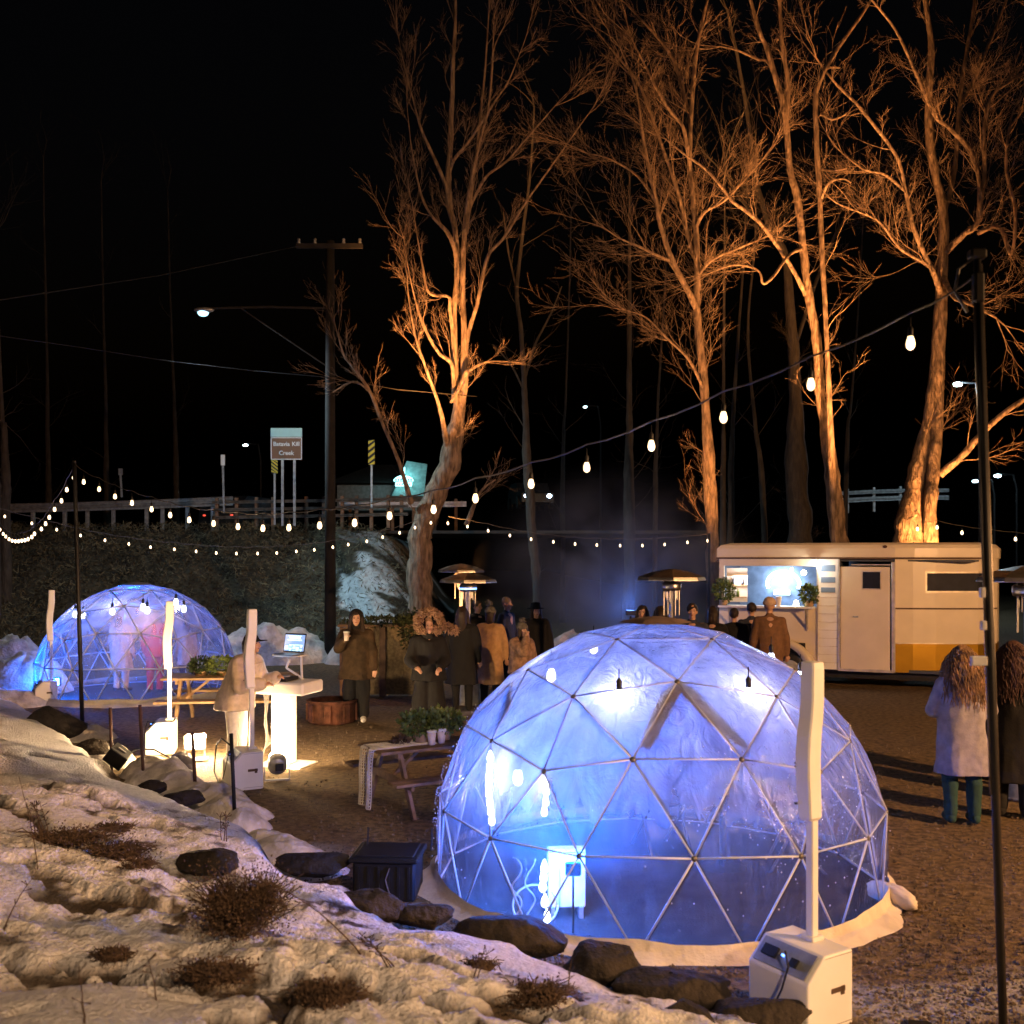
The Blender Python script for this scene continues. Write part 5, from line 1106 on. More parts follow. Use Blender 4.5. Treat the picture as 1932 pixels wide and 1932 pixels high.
T1=[([(790,1150,24),(792,1060,22),(797,1000,22),(822,935,22),(846,875,19),(861,810,16),(864,760,13),(859,690,11),(857,600,9),(862,510,8),(859,440,8),(847,385,11),(846,330,9),(850,260,8),(853,180,7),(856,100,6),(859,30,5),(857,-60,4)],26),
([(862,820,15),(872,750,12),(877,650,11),(873,560,8),(875,460,8),(881,395,8),(892,330,5,-.3),(905,270,4,-.4),(922,200,3.5,-.6),(930,100,3,-.8)],14),
([(880,440,6),(893,340,4.5),(904,240,4),(913,156,3),(920,60,2.5),(924,-20,2)],10),
([(877,650,9),(886,620,7),(899,578,6,-.2),(908,535,5.5,-.3),(922,480,5,-.4),(950,449,4,-.5),(997,375,3,-.6),(1050,300,2,-.8),(1110,215,1.2,-1)],12),
([(858,760,10),(853,690,7,-.2),(826,664,5,-.4),(797,609,4,-.6),(782,560,2.4,-.8),(770,505,1.5,-1),(762,450,1,-1)],8),
([(857,640,7),(849,585,7,-.2),(846,560,5,-.3),(810,553,4,-.5),(798,505,2.6,-.6),(788,450,1.8,-.6),(780,400,1.1,-.6)],7),
([(862,510,8),(858,470,8,-.15),(845,440,7,-.3),(817,410,4,-.4),(797,375,4,-.5),(784,320,2.2,-.6),(774,260,1.4,-.6),(768,200,1,-.6)],9),
([(846,380,7),(841,350,6,-.2),(817,293,5,-.3),(794,242,4,-.5),(780,190,2.4,-.5),(764,130,1.6,-.6),(750,60,1,-.6)],9),
([(847,350,6),(850,320,5),(860,297,4.5,-.2),(891,258,4,-.4),(934,191,3,-.6),(958,156,2,-.7),(981,100,1.2,-.7)],10),
([(881,405,5),(900,365,4),(918,332,4,-.2),(955,305,3,-.4),(993,262,2.5,-.5),(1047,200,1.4,-.6)],8),
([(874,760,9),(880,700,6,-.3),(868,730,5,-.3),(850,760,4,-.3)],1),
([(846,870,12),(834,790,7,-.4),(820,740,5,-.6),(802,690,4,-.8),(785,640,3,-1),(772,570,2,-1),(768,520,1.2,-1)],10),
([(775,950,10,-.2),(752,870,6,-.6),(722,800,5,-.8),(700,742,4.5,-1),(672,700,4,-1.1),(650,672,3,-1.1),(640,640,2,-1.1)],8),
([(700,742,3,-1),(668,720,2.5,-1.1),(628,740,1.8,-1.2)],4),([(880,990,9,-.3),(905,930,4,-.6),(935,905,2,-.8)],3),
([(884,700,5),(915,684,3,-.4),(950,682,2,-.5),(985,685,1.2,-.6)],5)]
growtree('big_tree','tall forked bare tree lit amber, trunk behind the crowd left of centre',26,T1,M_bark,1,dens=1.0,tw=.66,spread=.55,rs=.60)
T2=[([(1012,1120,8),(1003,1000,8.5),(997,900,9),(991,780,8),(988,700,7),(982,620,6),(975,550,5),(985,450,4),(1000,330,3),(1008,200,2)],14),([(989,720,4),(1010,650,3),(1040,590,2),(1060,540,1.2)],4),([(978,560,3),(960,480,2.5),(950,400,1.5)],4),([(990,740,3),(965,690,2),(930,650,1.2)],3)]
growtree('slender_tree','dim slender bare tree rising just right of the big forked tree',30,T2,M_barkdim,2,dens=.8,levels=2)
T3=[([(1345,1080,13),(1343,1000,12),(1337,880,12),(1330,760,11),(1322,660,11),(1315,590,10),(1316,500,8),(1311,410,7),(1302,317,6.5),(1304,227,6),(1310,136,5),(1324,45,4),(1345,-40,3)],26),
([(1315,585,9),(1298,550,8,-.2),(1270,494,7,-.4),(1247,430,5.5,-.5),(1238,380,5,-.6),(1224,317,4.5,-.6),(1212,250,3.5,-.7),(1200,170,2.5,-.8),(1170,90,1.6,-.8)],22),
([(1315,500,6),(1300,453,5,.2),(1279,362,5,.2),(1251,281,4.5,.2),(1224,204,4,.2),(1200,150,3,.2),(1152,91,2,.2),(1110,40,1,.2)],22),
([(1302,320,5),(1290,245,5,-.3),(1265,210,4,-.4),(1240,170,4,-.5),(1225,140,3,-.5),(1190,70,1.6,-.5)],16),
([(1304,235,5),(1290,175,4,.3),(1270,113,4,.4),(1238,68,3,.5),(1183,9,2,.6)],14),
([(1312,430,5),(1330,400,4,-.4),(1365,380,3,-.5),(1400,345,2.4,-.6),(1440,300,1.4,-.6)],12),
([(1318,520,4),(1345,490,3,-.5),(1390,470,2.4,-.7),(1450,445,1.5,-.8)],10),
([(1270,494,4,-.4),(1235,480,3.5,-.6),(1205,465,3,-.7),(1170,450,2,-.8),(1140,430,1.2,-.8)],12),
([(1330,740,4),(1300,680,3,-.5),(1260,640,2.4,-.7),(1220,600,1.8,-.8),(1180,585,1,-.9)],14),
([(1238,380,4),(1200,330,3,.2),(1150,300,2,.3),(1110,290,1.2,.4)],12)]
growtree('spreading_tree','bare tree with wide fan of amber lit branches left of the trailer roof',27,T3,M_bark,3,dens=1.05,tw=.9,spread=.8)
T5=[([(1588,1060,16),(1582,1000,15),(1570,900,14),(1556,800,13),(1546,730,12),(1541,640,12),(1528,566,11),(1518,500,10),(1512,440,9.5),(1501,362,9),(1490,317,8),(1483,236,7.5),(1473,181,7),(1451,104,6),(1433,59,5),(1410,-20,4)],16),
([(1483,240,6),(1487,190,6),(1486,150,5.5),(1476,91,5),(1471,0,4)],10),([(1520,557,6),(1490,500,5.5,-.3),(1442,430,5,-.5),(1410,400,4.5,-.6),(1383,381,4,-.7),(1355,345,3.6,-.8),(1328,317,3,-.8),(1290,290,2.6,-.9),(1255,262,1.6,-.9)],14),
([(1514,470,5),(1490,480,4,-.4),(1460,520,4,-.6),(1440,535,3,-.7),(1430,510,2.4,-.7),(1385,500,2.4,-.8),(1340,515,1.6,-.9)],8),
([(1475,180,5),(1450,120,3.6,.3),(1430,112,3,.3),(1390,95,2.4,.3),(1360,88,1.5,.3)],8)]
growtree('pale_tree','brightest lit pale trunk rising behind the middle of the trailer',26.5,T5,M_bark,4,dens=.9,tw=.85)
T6=[([(1578,1060,8),(1570,900,7),(1562,700,6),(1556,560,6),(1552,500,6.5),(1548,408,6.5),(1541,272,6.5),(1539,190,7),(1546,154,6),(1578,95,5),(1623,32,4),(1650,-10,3)],10),([(1550,215,4),(1570,225,3,-.3),(1592,218,2,-.5),(1598,212,1.2,-.5)],3),([(1550,375,4),(1565,345,3,-.3),(1590,338,2,-.4),(1606,345,1.2,-.5)],3),([(1548,320,3),(1575,322,2,-.3),(1598,318,1.2,-.4)],2),([(1543,160,4),(1560,130,3,.2),(1585,128,2,.2)],4)]
growtree('snag_tree','broken leaning snag with short stubs just right of the brightest trunk',26,T6,M_bark,5,dens=.8,levels=2)
T4=[([(1508,1080,24),(1506,950,22),(1503,850,20),(1500,750,17),(1495,620,13),(1480,480,9),(1455,440,7),(1428,344,6),(1410,217,5),(1392,113,4),(1372,20,2.5)],22),([(1498,660,6),(1530,560,5,.4),(1560,480,4,.6),(1590,420,3,.8),(1640,380,2,1)],10),([(1455,440,4),(1400,380,3,.4),(1370,330,2,.6)],8)]
growtree('thick_tree','thick dark trunk standing behind the trailer left of the brightest trunk',31,T4,M_barkdim,6,dens=1.0)
T7=[([(1715,1060,30),(1722,980,28),(1735,900,24),(1755,800,22),(1767,700,18),(1772,600,16),(1778,500,14),(1781,408,12),(1768,340,11),(1755,272,11),(1752,180,9),(1757,91,8),(1746,0,6),(1740,-50,5)],20),
([(1757,1040,17,-.6),(1757,960,17,-.6),(1762,880,17,-.4),(1768,800,16,-.2),(1772,720,12,0)],2),
([(1775,895,12,-.4),(1815,860,9,-.8),(1860,810,8,-1),(1900,775,7,-1.2),(1945,745,6,-1.4)],6),
([(1776,560,8),(1764,520,7,-.4),(1754,500,6.5,-.5),(1727,440,5.5,-.7),(1709,362,5,-.8),(1691,294,4.5,-.9),(1623,204,4,-1),(1578,159,3,-1),(1540,110,2,-1)],24),
([(1778,520,8),(1800,560,5.5,-.8),(1825,572,5,-1.2),(1845,580,4,-1.4),(1880,600,2.4,-1.4)],8),
([(1781,480,9),(1815,445,8,-.5),(1845,417,7,-.8),(1847,340,6,-1),(1827,281,5.5,-1.1),(1790,240,5,-1.2),(1763,217,4.5,-1.2),(1727,136,4,-1.3),(1691,59,3.5,-1.3),(1645,0,2.6,-1.3)],30),
([(1846,400,6,-.8),(1858,331,5,-1),(1856,249,5,-1.1),(1872,181,4,-1.2),(1905,155,3,-1.3),(1940,130,2.4,-1.3)],22),
([(1781,400,7),(1800,330,6,.2),(1808,227,5.5,.3),(1818,136,5,.4),(1836,23,4,.5),(1842,-30,3,.5)],18),
([(1818,190,5,.3),(1836,154,4.5,.5),(1863,91,4,.6),(1899,0,3,.7)],14),
([(1845,440,6,-.8),(1885,430,5,-1.2),(1908,480,4.5,-1.4),(1915,400,4.5,-1.5),(1898,317,4,-1.5),(1905,240,3,-1.5)],18),
([(1709,362,4),(1670,330,3,-.9),(1630,320,2,-1),(1590,290,1.2,-1)],8),([(1752,500,4,-.5),(1700,470,3,-.8),(1660,420,2.4,-.9),(1620,400,1.4,-1)],12)]
growtree('great_tree','massive bare tree with twin trunks behind the right end of the trailer',27,T7,M_bark,7,dens=.95,tw=.9,spread=.85)
for i,(px,pw,top,Y,lab) in enumerate(((1187,11,620,33,'dim straight trunk rising out of the smoke'),(1365,6,600,31,'thin trunk just right of the fan shaped tree'),(1383,7,640,33,'second thin trunk right of the fan shaped tree'),(1425,6,560,32,'thin leaning trunk behind the trailer serving window'),(8,9,740,30,'dim straight trunk cut by the left edge'),(-8,10,760,29,'dim trunk half outside the left edge'),(1064,5,700,40,'faint thin trunk behind the right string lights'),(1600,5,700,36,'faint sapling between the bright trunk and the great tree'),(1240,5,640,38,'faint sapling right of the smoke'),(90,6,600,44,'faint far tree on the hill at the far left'),(200,6,640,46,'faint far tree above the far left string lights'),(330,6,660,47,'faint far tree left of the road sign'))):
    lean=rng.uniform(-20,12); growtree('forest_tree',lab,Y,[([(px+lean*.3+ (20 if i==3 else 0),1080 if px>900 else 960,pw),(px+lean*.2+(12 if i==3 else 0),900,pw*.9),(px,800,pw*.8),(px-lean*.3-(14 if i==3 else 0),top+60,pw*.6),(px-lean,top-120,pw*.4),(px-lean*1.5,top-300,1.5)],12)],M_barkdim,30+i,dens=.8,levels=2,tw=1.2)
# ================================================================ SHRUBS, DEAD WEEDS ON THE SNOW
def shrub(px,py,w,h,lab,seed,n=2600,ls=.028,m=None,name='dead_shrub'):
    p=ray_slope(px,py); s=p.y/F; t=thing(name,lab,'shrub',p); rx,rz_=w*s/2*(1 if n>3000 else 1.25),h*s*(1 if n>3000 else .7)
    q=np.random.default_rng(seed); mb=MB()
    for k in range(110):
        a=q.uniform(0,6.28); d=np.array([math.cos(a)*rx*q.uniform(.2,1.1),math.sin(a)*rx*.7*q.uniform(.2,1.1),rz_*q.uniform(.5,1.15)]); P=[d*u*np.array([1,1,1-.25*u])+q.normal(0,.012,3)*(u>0) for u in np.linspace(0,1,6)]; mb.tube(P,np.linspace(.006,.002,6),4,False)
    o=mb.build('stems',M_leafd,t); 
    k=6 if n>3000 else 4
    for j in range(k):
        a=j*6.28/k+seed; rr=.42; leafmass((math.cos(a)*rx*rr,math.sin(a)*rx*.6*rr,rz_*q.uniform(.28,.5)),(rx*q.uniform(.45,.7),rx*.55,rz_*q.uniform(.4,.62)),int(n*1.7/k),ls*.58,m or M_leafd,seed+j*13,'dead_leaves',t,up=.3,soft=True)
    return t
shrub(455,1770,225,150,'big round dead shrub, largest on the snow slope',1,9000,.024)
shrub(130,1590,170,40,'flat dead tuft in the snow near the left edge',2,1800); shrub(222,1618,130,45,'dark tuft of dead weeds right of the flat left tuft',3,1300); shrub(215,1570,70,26,'small dead tuft just above the dark tuft on the left',12,500)
shrub(410,1850,150,50,'dead clump in the snow below the big shrub',4,1800); shrub(615,1895,130,60,'dead grass clump near the bottom, left of centre',5,1600); shrub(890,1720,40,20,'tiny dead tuft below the widest boulder',6,300,.02)
shrub(1010,1890,150,50,'dead grass clump near the bottom centre',7,1500); shrub(905,1830,70,24,'small dead tuft in the middle of the lower snow',8,500,.02); shrub(1075,1780,60,25,'dead tuft against the domed boulder',9,400,.02); shrub(250,1640,90,26,'low dead weeds below the dark tuft',10,700); shrub(215,1810,70,28,'low dark tuft in the lower left snow',11,500)
def weed(px,py,L,lean,lab,seed,k=1):
    p=ray_slope(px,py); t=thing('dry_stem',lab,'dead weed',p); q=np.random.default_rng(seed); s=p.y/F
    for j in range(k):
        mb=MB(); ln=lean+q.normal(0,.12)*(k>1); P=[(ln*L*s*u*(.6+.4*u)+(j-k/2)*.02,q.normal(0,.004),L*s*u*(1-.15*u*abs(ln))) for u in np.linspace(0,1,9)]; mb.tube(P,np.linspace(.0045,.0015,9),4,False)
        for c in range(10 if k>1 else 4):
            u=q.uniform(.4,1); i=int(u*8); a=np.array(P[i]); d=q.normal(0,1,3); d[2]=abs(d[2]); d/=np.linalg.norm(d); mb.tube([a,a+d*.02,a+d*.045],[.002,.002,.004],3,False)
        mb.build('stem',M_leafd,t)
for i,(px,py,L,ln,lab,k) in enumerate(((690,1810,190,-1.1,'long arching dry stem leaning left near the lower middle',1),(165,1932,110,-.12,'thick upright dry stem at the bottom left',1),(75,1640,180,-.2,'tall thin weed rising near the left edge',1),(1075,1880,70,.1,'short upright dry stem near the bottom centre',1),(300,1890,90,-.2,'thin dry stem on the lower left snow',1),(425,1590,55,.1,'sprig of seed heads above the big shrub',3),(560,1620,50,.2,'sprig of seed heads right of the brown boulder',3),(85,1590,80,-.2,'cluster of dry weeds beside the flat left tuft',5),(750,1840,90,-.9,'feathery weed left of the bottom centre tuft',3),(1185,1790,60,.1,'dry stem standing against the domed boulder',2),(900,1850,60,.4,'leaning dry stem in the middle of the lower snow',2),(10,1760,110,.5,'dry stem cut by the left edge',1))): weed(px,py,L,ln,lab,60+i,k)
# ================================================================ SMOKE
def smoke(c,d,dens,name,lab):
    mb=MB(); mb.ell((0,0,0),(d[0]/2,d[1]/2,d[2]/2),20,14); m=bpy.data.materials.new(name); m.use_nodes=True; nt=m.node_tree; N=nt.nodes; L=nt.links
    for n in list(N):
        if n.type!='OUTPUT_MATERIAL': N.remove(n)
    o=[n for n in N if n.type=='OUTPUT_MATERIAL'][0]; v=N.new('ShaderNodeVolumePrincipled'); v.inputs['Color'].default_value=(.85,.88,.95,1); v.inputs['Anisotropy'].default_value=.1
    tc=N.new('ShaderNodeTexCoord'); nz=N.new('ShaderNodeTexNoise'); nz.inputs['Scale'].default_value=.9; nz.inputs['Detail'].default_value=3; nz.inputs['Distortion'].default_value=.6; L.new(tc.outputs['Object'],nz.inputs['Vector'])
    mp=N.new('ShaderNodeMapping'); mp.vector_type='POINT'; mp.inputs['Scale'].default_value=(2/d[0],2/d[1],2/d[2]); L.new(tc.outputs['Object'],mp.inputs[0]); ln=N.new('ShaderNodeVectorMath'); ln.operation='LENGTH'; L.new(mp.outputs[0],ln.inputs[0])
    f=N.new('ShaderNodeMapRange'); f.interpolation_type='SMOOTHSTEP'; f.inputs[1].default_value=1.0; f.inputs[2].default_value=.1; f.inputs[3].default_value=0; f.inputs[4].default_value=1; L.new(ln.outputs['Value'],f.inputs[0])
    g=N.new('ShaderNodeMapRange'); g.inputs[1].default_value=.35; g.inputs[2].default_value=.75; g.inputs[3].default_value=.02; g.inputs[4].default_value=dens; L.new(nz.outputs[0],g.inputs[0])
    mu=N.new('ShaderNodeMath'); mu.operation='MULTIPLY'; L.new(f.outputs[0],mu.inputs[0]); L.new(g.outputs[0],mu.inputs[1]); L.new(mu.outputs[0],v.inputs['Density']); L.new(v.outputs[0],o.inputs['Volume'])
    ob=mb.build(name,m,None,True,c); tag(ob,lab,None,kind='stuff'); return ob
smoke(W(1170,1090,21.5),(6.6,2.6,5.2),.50,'smoke','bluish smoke drifting behind the crowd')
lamp('smoke_light','POINT',W(1190,1150,20.6),110,(.10,.24,.9),radius=.15)  # added blue lamp without a known source, tints the smoke
gg=GX(1190,20.6); t=thing('floodlight','small blue floodlight behind the crowd under the smoke','floodlight',gg); mb=MB(); mb.box((0,0,1.46),(.2,.14,.10),bev=.01); mb.build('housing',M_black,t); mb=MB(); mb.tube([(0,0,0),(0,0,.7),(0,0,1.4)],.02,6); mb.build('stand',M_black,t)
# ================================================================ PEOPLE
M_skin=mat('skin',(.50,.30,.21),.55,var=.06,sc=20,bump=0,sub=.1); M_skind=mat('skin_tan',(.36,.20,.13),.55,var=.06,bump=0)
def cl(n,c,**k): return mat(n,c,.9,var=k.get('var',.15),sc=14,bump=.35,bsc=k.get('bsc',60),dist=.01)
K_black=cl('black_cloth',(.006,.006,.007)); K_brown=cl('brown_coat_cloth',(.045,.027,.013),var=.3); K_camel=cl('camel_wool',(.42,.25,.11)); K_cream=cl('cream_puffer',(.62,.52,.42)); K_navy=cl('navy_cloth',(.03,.035,.055)); K_grey=cl('pale_blue_coat_cloth',(.26,.25,.31)); K_teal=cl('teal_rubber',(.015,.05,.05)); K_red=cl('red_cloth',(.50,.03,.025)); K_beige=cl('beige_cloth',(.50,.36,.25)); K_mink=cl('orange_fur',(.27,.165,.10),var=.4); K_tweed=cl('patterned_cloth',(.10,.07,.035),var=.9); K_rust=cl('dark_brown_wool',(.16,.085,.045)); K_knit=cl('grey_knit',(.12,.11,.09),var=.5); K_white=cl('white_denim',(.65,.62,.58))
H_dark=mat('dark_hair',(.025,.016,.012),.6,bump=.4,bsc=80,var=.3); H_blond=mat('curly_blond_hair',(.24,.14,.07),.6,bump=.3,bsc=60,var=.5); H_grey=mat('short_fair_hair',(.16,.12,.09),.7,bump=.3,var=.3); M_lip=mat('lip',(.30,.08,.06),.5,bump=0)
def person(px,Y,lab,rot=0,h=1.7,coat=K_black,hem=.85,leg=K_black,hair=('short',H_dark),skin=M_skin,rh=None,lh=None,hat=None,hood=None,lean=0,shoe=K_black,flare=1.0,headtilt=0,legm=None,stride=.0,puff=1.0,py=None):
    g=G(px,py) if py else GX(px,Y); t=thing('person',lab,'person',(g.x,g.y,0),R(rot)); s=h/1.7; q=np.random.default_rng(int(px*7+Y*3))
    V3=lambda x,y,z:Vector((x*s,y*s,z*s))
    hip=V3(0,0,.90); 
    ly=lean
    nk=V3(0,-ly*.50,1.42); hd=V3(0,-ly*.62-.02-headtilt*.04,1.585-.02*headtilt)
    shL,shR=V3(.175,-ly*.46,1.36),V3(-.175,-ly*.46,1.36)
    def arm(sh,tgt,sg):
        if tgt is None: tgt=V3(sg*.27,-.06-ly*.2,.80)
        else: tgt=V3(*tgt)
        d=tgt-sh; L1,L2=.29*s,.26*s; D=min(d.length,L1+L2-.005); dn=d.normalized(); a=(L1*L1-L2*L2+D*D)/(2*D); hh=math.sqrt(max(L1*L1-a*a,0)); pole_=Vector((sg*.6,.35,-1)); pole_=pole_-dn*pole_.dot(dn); pole_.normalize(); el=sh+dn*a+pole_*hh; return el,sh+dn*D
    elR,haR=arm(shR,rh,-1); elL,haL=arm(shL,lh,1)
    b=MB()
    b.caps(V3(0,0,.95),V3(0,-ly*.25,1.12),.125*s,.115*s,12); b.caps(V3(0,-ly*.25,1.12),V3(0,-ly*.45,1.30),.12*s,.135*s,12); b.caps(shL,shR,.055*s,.055*s); b.caps(nk-V3(0,0,.08),hd-V3(0,0,.06),.056*s,.052*s)
    # head
    b.ell(hd+V3(0,.012,.025),(.074*s,.092*s,.098*s),14,10); b.ell(hd+V3(0,-.025,-.045),(.055*s,.062*s,.068*s),12,8); b.caps(hd+V3(0,-.088,.005),hd+V3(0,-.108,-.028),.010*s,.016*s,6)
    for sg in(-1,1): b.ell(hd+V3(sg*.076,.012,-.01),(.012*s,.022*s,.032*s),8,6); b.ell(hd+V3(sg*.040,-.062,-.02),(.024*s,.02*s,.022*s),8,6)
    b.ell(hd+V3(0,-.068,-.092),(.024*s,.020*s,.018*s),8,6)
    for sg,sh,el,ha in((-1,shR,elR,haR),(1,shL,elL,haL)):
        b.caps(sh,el,.048*s,.038*s); b.caps(el,ha,.036*s,.026*s)
        f=(ha-el).normalized(); up_=Vector((0,0,1)) if abs(f.z)<.8 else Vector((0,-1,0)); sd=f.cross(up_).normalized(); nn=sd.cross(f)
        palm=ha+f*.045*s; b.ell(palm,(.030*s,.030*s,.030*s),8,6); b.caps(ha+f*.01*s,ha+f*.08*s,.024*s,.028*s,8)
        curl=(Vector((0,0,-1)) if abs(f.z)<.8 else Vector((0,-1,0)))
        for k in range(4):
            o=ha+f*.085*s+sd*(k-1.5)*.018*s; Lk=(.034,.040,.037,.028)[k]*s; m1=o+f*Lk+curl*Lk*.3; m2=m1+f*Lk*.4+curl*Lk*.8; b.caps(o,m1,.0095*s,.009*s,6); b.caps(m1,m2,.009*s,.0075*s,6)
        th=ha+f*.03*s-sd*sg*.028*s; b.caps(th,th+f*.03*s-sd*sg*.022*s,.011*s,.010*s,6); b.caps(th+f*.03*s-sd*sg*.022*s,th+f*.058*s-sd*sg*.020*s+curl*.012*s,.010*s,.008*s,6)
    feet=[]
    for sg in(-1,1):
        fy=-stride*sg; ank=V3(sg*.11,fy,.09); kn=V3(sg*.105,fy*.6-.02,.49); b.caps(V3(sg*.085,0,.90),kn,.085*s,.055*s); b.caps(kn,ank,.055*s,.036*s); b.caps(ank-V3(0,-.02,.04),ank-V3(0,.14,.05),.036*s,.034*s); feet.append((sg,kn,ank))
    me=remesh(b,.0125*s,name='body'); me.materials.append(skin); link('body',me,t)
    # trousers, shoes
    b=MB()
    for sg,kn,ank in feet:
        if legm!='bare': b.caps(V3(sg*.088,0,.90),kn,.105*s,.085*s*flare); b.caps(kn,ank+V3(0,0,.02),.082*s*flare,.068*s*flare,10)
    if legm!='bare':
        b.caps(V3(-.05,0,.92),V3(.05,0,.92),.12*s,.12*s); me=remesh(b,.02*s,.04,9,3,'trousers'); me.materials.append(leg); link('trousers',me,t)
    for sg,kn,ank in feet:
        b=MB(); bh=.12 if shoe is not K_teal else .40
        b.caps(ank-V3(0,-.03,.035),ank-V3(0,.15,.045),.05*s,.046*s); b.caps(ank-V3(0,0,.03),ank+V3(0,0,bh-.1),.055*s,(.075 if bh>.2 else .055)*s,10); me=remesh(b,.015*s,name='shoe'); me.materials.append(shoe); link('boot' if bh>.2 else 'shoe',me,t)
    # coat
    b=MB(); w=puff; b.caps(V3(-.10,-ly*.44,1.32),V3(.10,-ly*.44,1.32),.108*s*w,.108*s*w,12); 
    n=8; z0=hem; pr=[]
    for k in range(n+1):
        u=k/n; z=1.36-(1.36-z0)*u; wd=(.205-.02*math.sin(min(u*2.2,3.14))+ .035*u*u*(1.5 if hem<.7 else 1))*s*w; dp=(.128+.015*u+.03*u*u)*s*w; pr.append((z*s,wd,dp,-ly*(.46-.46*min(1,(1.36-z)/.46))*s))
    v=[];m_=20
    for z,wd,dp,oy in pr:
        for a in range(m_): an=2*math.pi*a/m_; fo=1+.035*math.sin(5*an+z*3)*( (1.36*s-z)/.6 ); v.append((math.cos(an)*wd*fo,math.sin(an)*dp*fo+oy,z))
    b.add(v,[(i*m_+j,(i+1)*m_+j,(i+1)*m_+(j+1)%m_,i*m_+(j+1)%m_) for i in range(n) for j in range(m_)]+[tuple(range(m_)),tuple(n*m_+j for j in range(m_))[::-1]])
    for sh,el,ha in((shR,elR,haR),(shL,elL,haL)):
        f=(ha-el).normalized(); b.caps(sh-V3(0,0,.02),el,.082*s*w,.070*s*w); b.caps(el,ha-f*.015*s,.070*s*w,.055*s*w)
    b.caps(nk-V3(0,0,.07),nk+V3(0,0,-.005),.095*s,.075*s)
    me=remesh(b,.018*s,.04 if w<=1.1 else .05,7,int(px)%50,'coat'); me.materials.append(coat); link('coat',me,t)
    b=MB(); b.box(V3(0,-(.155*w)-ly*.2,(hem+1.30)/2),(.012*s,.012*s,(1.25-hem)*s)); 
    # face details
    b=MB()
    for sg in(-1,1): b.ell(hd+V3(sg*.030,-.076,.012),(.012*s,.006*s,.006*s),8,5); b.box(hd+V3(sg*.031,-.081,.030),(.032*s,.008*s,.006*s))
    b.mesh; b.build('eyes',H_dark,t); b=MB(); b.ell(hd+V3(0,-.088,-.052),(.022*s,.008*s,.007*s),8,5); b.build('mouth',M_lip,t)
    # hair
    ty,hm=hair
    if ty!='none':
        b=MB(); b.ell(hd+V3(0,.026,.040),(.088*s,.096*s,.098*s),14,10)
        if ty in('long','hood'):
            for sg in(-1,1): b.caps(hd+V3(sg*.075,.0,.03),hd+V3(sg*.10,-.03,-.20),.032*s,.045*s)
            b.caps(hd+V3(0,.06,.02),hd+V3(0,.09,-.22),.085*s,.09*s)
        elif ty=='bob': b.caps(hd+V3(0,.05,0),hd+V3(0,.05,-.09),.092*s,.085*s)
        me=remesh(b,.013*s,.03,22,5,'hair'); me.materials.append(hm); link('hair',me,t)
        if ty=='curly':
            b=MB()
            for k in range(850):
                a=q.uniform(0,6.28); el_=q.uniform(-.1,1); st=hd+V3(math.cos(a)*.09*math.sqrt(1-el_**2),.02+math.sin(a)*.09*math.sqrt(1-el_**2),.03+.1*el_)
                if math.sin(a)<-.55 and el_<.5: continue
                L=q.uniform(.28,.52)*s; out=Vector((math.cos(a),math.sin(a)*1.0,0)); ph=q.uniform(0,6.28); P=[]
                for j in range(11):
                    u=j/10; p=st+out*(.07*math.sin(min(u*2.2,1.57))*s+ .05*u*s)+Vector((0,0,.04*math.sin(u*3)*s-L*u)); P.append(p+Vector((math.cos(ph+u*21),math.sin(ph+u*21),0))*.011*s)
                b.tube(P,np.linspace(.0055,.003,11)*s,3,False)
            b.build('curls',hm,t,True)
    def tufts(cs,rad,n,L,m,nm):
        b=MB()
        for c,dr in cs:
            for k in range(n):
                d=q.normal(0,1,3); d=d/np.linalg.norm(d)+np.array(dr)*.6; d/=np.linalg.norm(d); p=np.array(c)+d*rad*.6; b.tube([p,p+d*L*.5+q.normal(0,.006,3),p+d*L+q.normal(0,.012,3)],[.016*s,.012*s,.003*s],4,False)
        b.build(nm,m,t,True)
    if hood:
        b=MB(); b.caps(hd+V3(0,.05,.045),hd+V3(0,.06,-.14),.115*s,.12*s); 
        if hood[0]=='fur':
            b2=MB(); me=remesh(b,.02*s,.02,8,2,'hood'); me.materials.append(hood[1]); link('hood',me,t)
            cs=[]
            for k in range(30):
                a=-.9+ (math.pi+1.8)*k/29; cs.append((hd+V3(math.cos(a)*.140,-.02+.03*math.sin(a*3),.05+math.sin(a)*.135),(math.cos(a),-.25,math.sin(a))))
            for k in range(9): cs.append((hd+V3(.12+.03*k,.03,.02-.012*k),(1,0,.2)))
            tufts(cs,.055*s,34,.055*s,hood[2],'fur_trim')
        else: me=remesh(b,.016*s,.02,8,2,'hood'); me.materials.append(hood[1]); link('hood',me,t)
    if hat:
        b=MB()
        if hat[0]=='beanie':
            b.ell(hd+V3(0,.02,.065),(.095*s,.102*s,.088*s),14,9); b.lathe([(.100*s,0),(.106*s,.015),(.106*s,.045),(.098*s,.06)],18,hd+V3(0,.015,.02)); me=remesh(b,.013*s,.02,40,2,'beanie'); me.materials.append(hat[1]); link('beanie',me,t)
            if len(hat)>2: tufts([(hd+V3(.02,.03,.18),(0,0,.3))],.045*s,60,.035*s,hat[1],'pompom')
        elif hat[0]=='cap':
            b.ell(hd+V3(0,.02,.055),(.092*s,.10*s,.075*s),14,9); b.box(hd+V3(0,-.12,.045),(.14*s,.11*s,.012*s),bev=.004); me=remesh(b,.011*s,name='cap'); me.materials.append(hat[1]); link('cap',me,t)
        elif hat[0]=='brim':
            b.lathe([(.02,.13),(.085,.12),(.098,.03),(.16,.018),(.165,.010),(.095,.0)],20,hd+V3(0,.015,.04)); b.build('hat',hat[1],t,True)
    t['_r']=0; del t['_r']
    c,sn=math.cos(R(rot)),math.sin(R(rot))
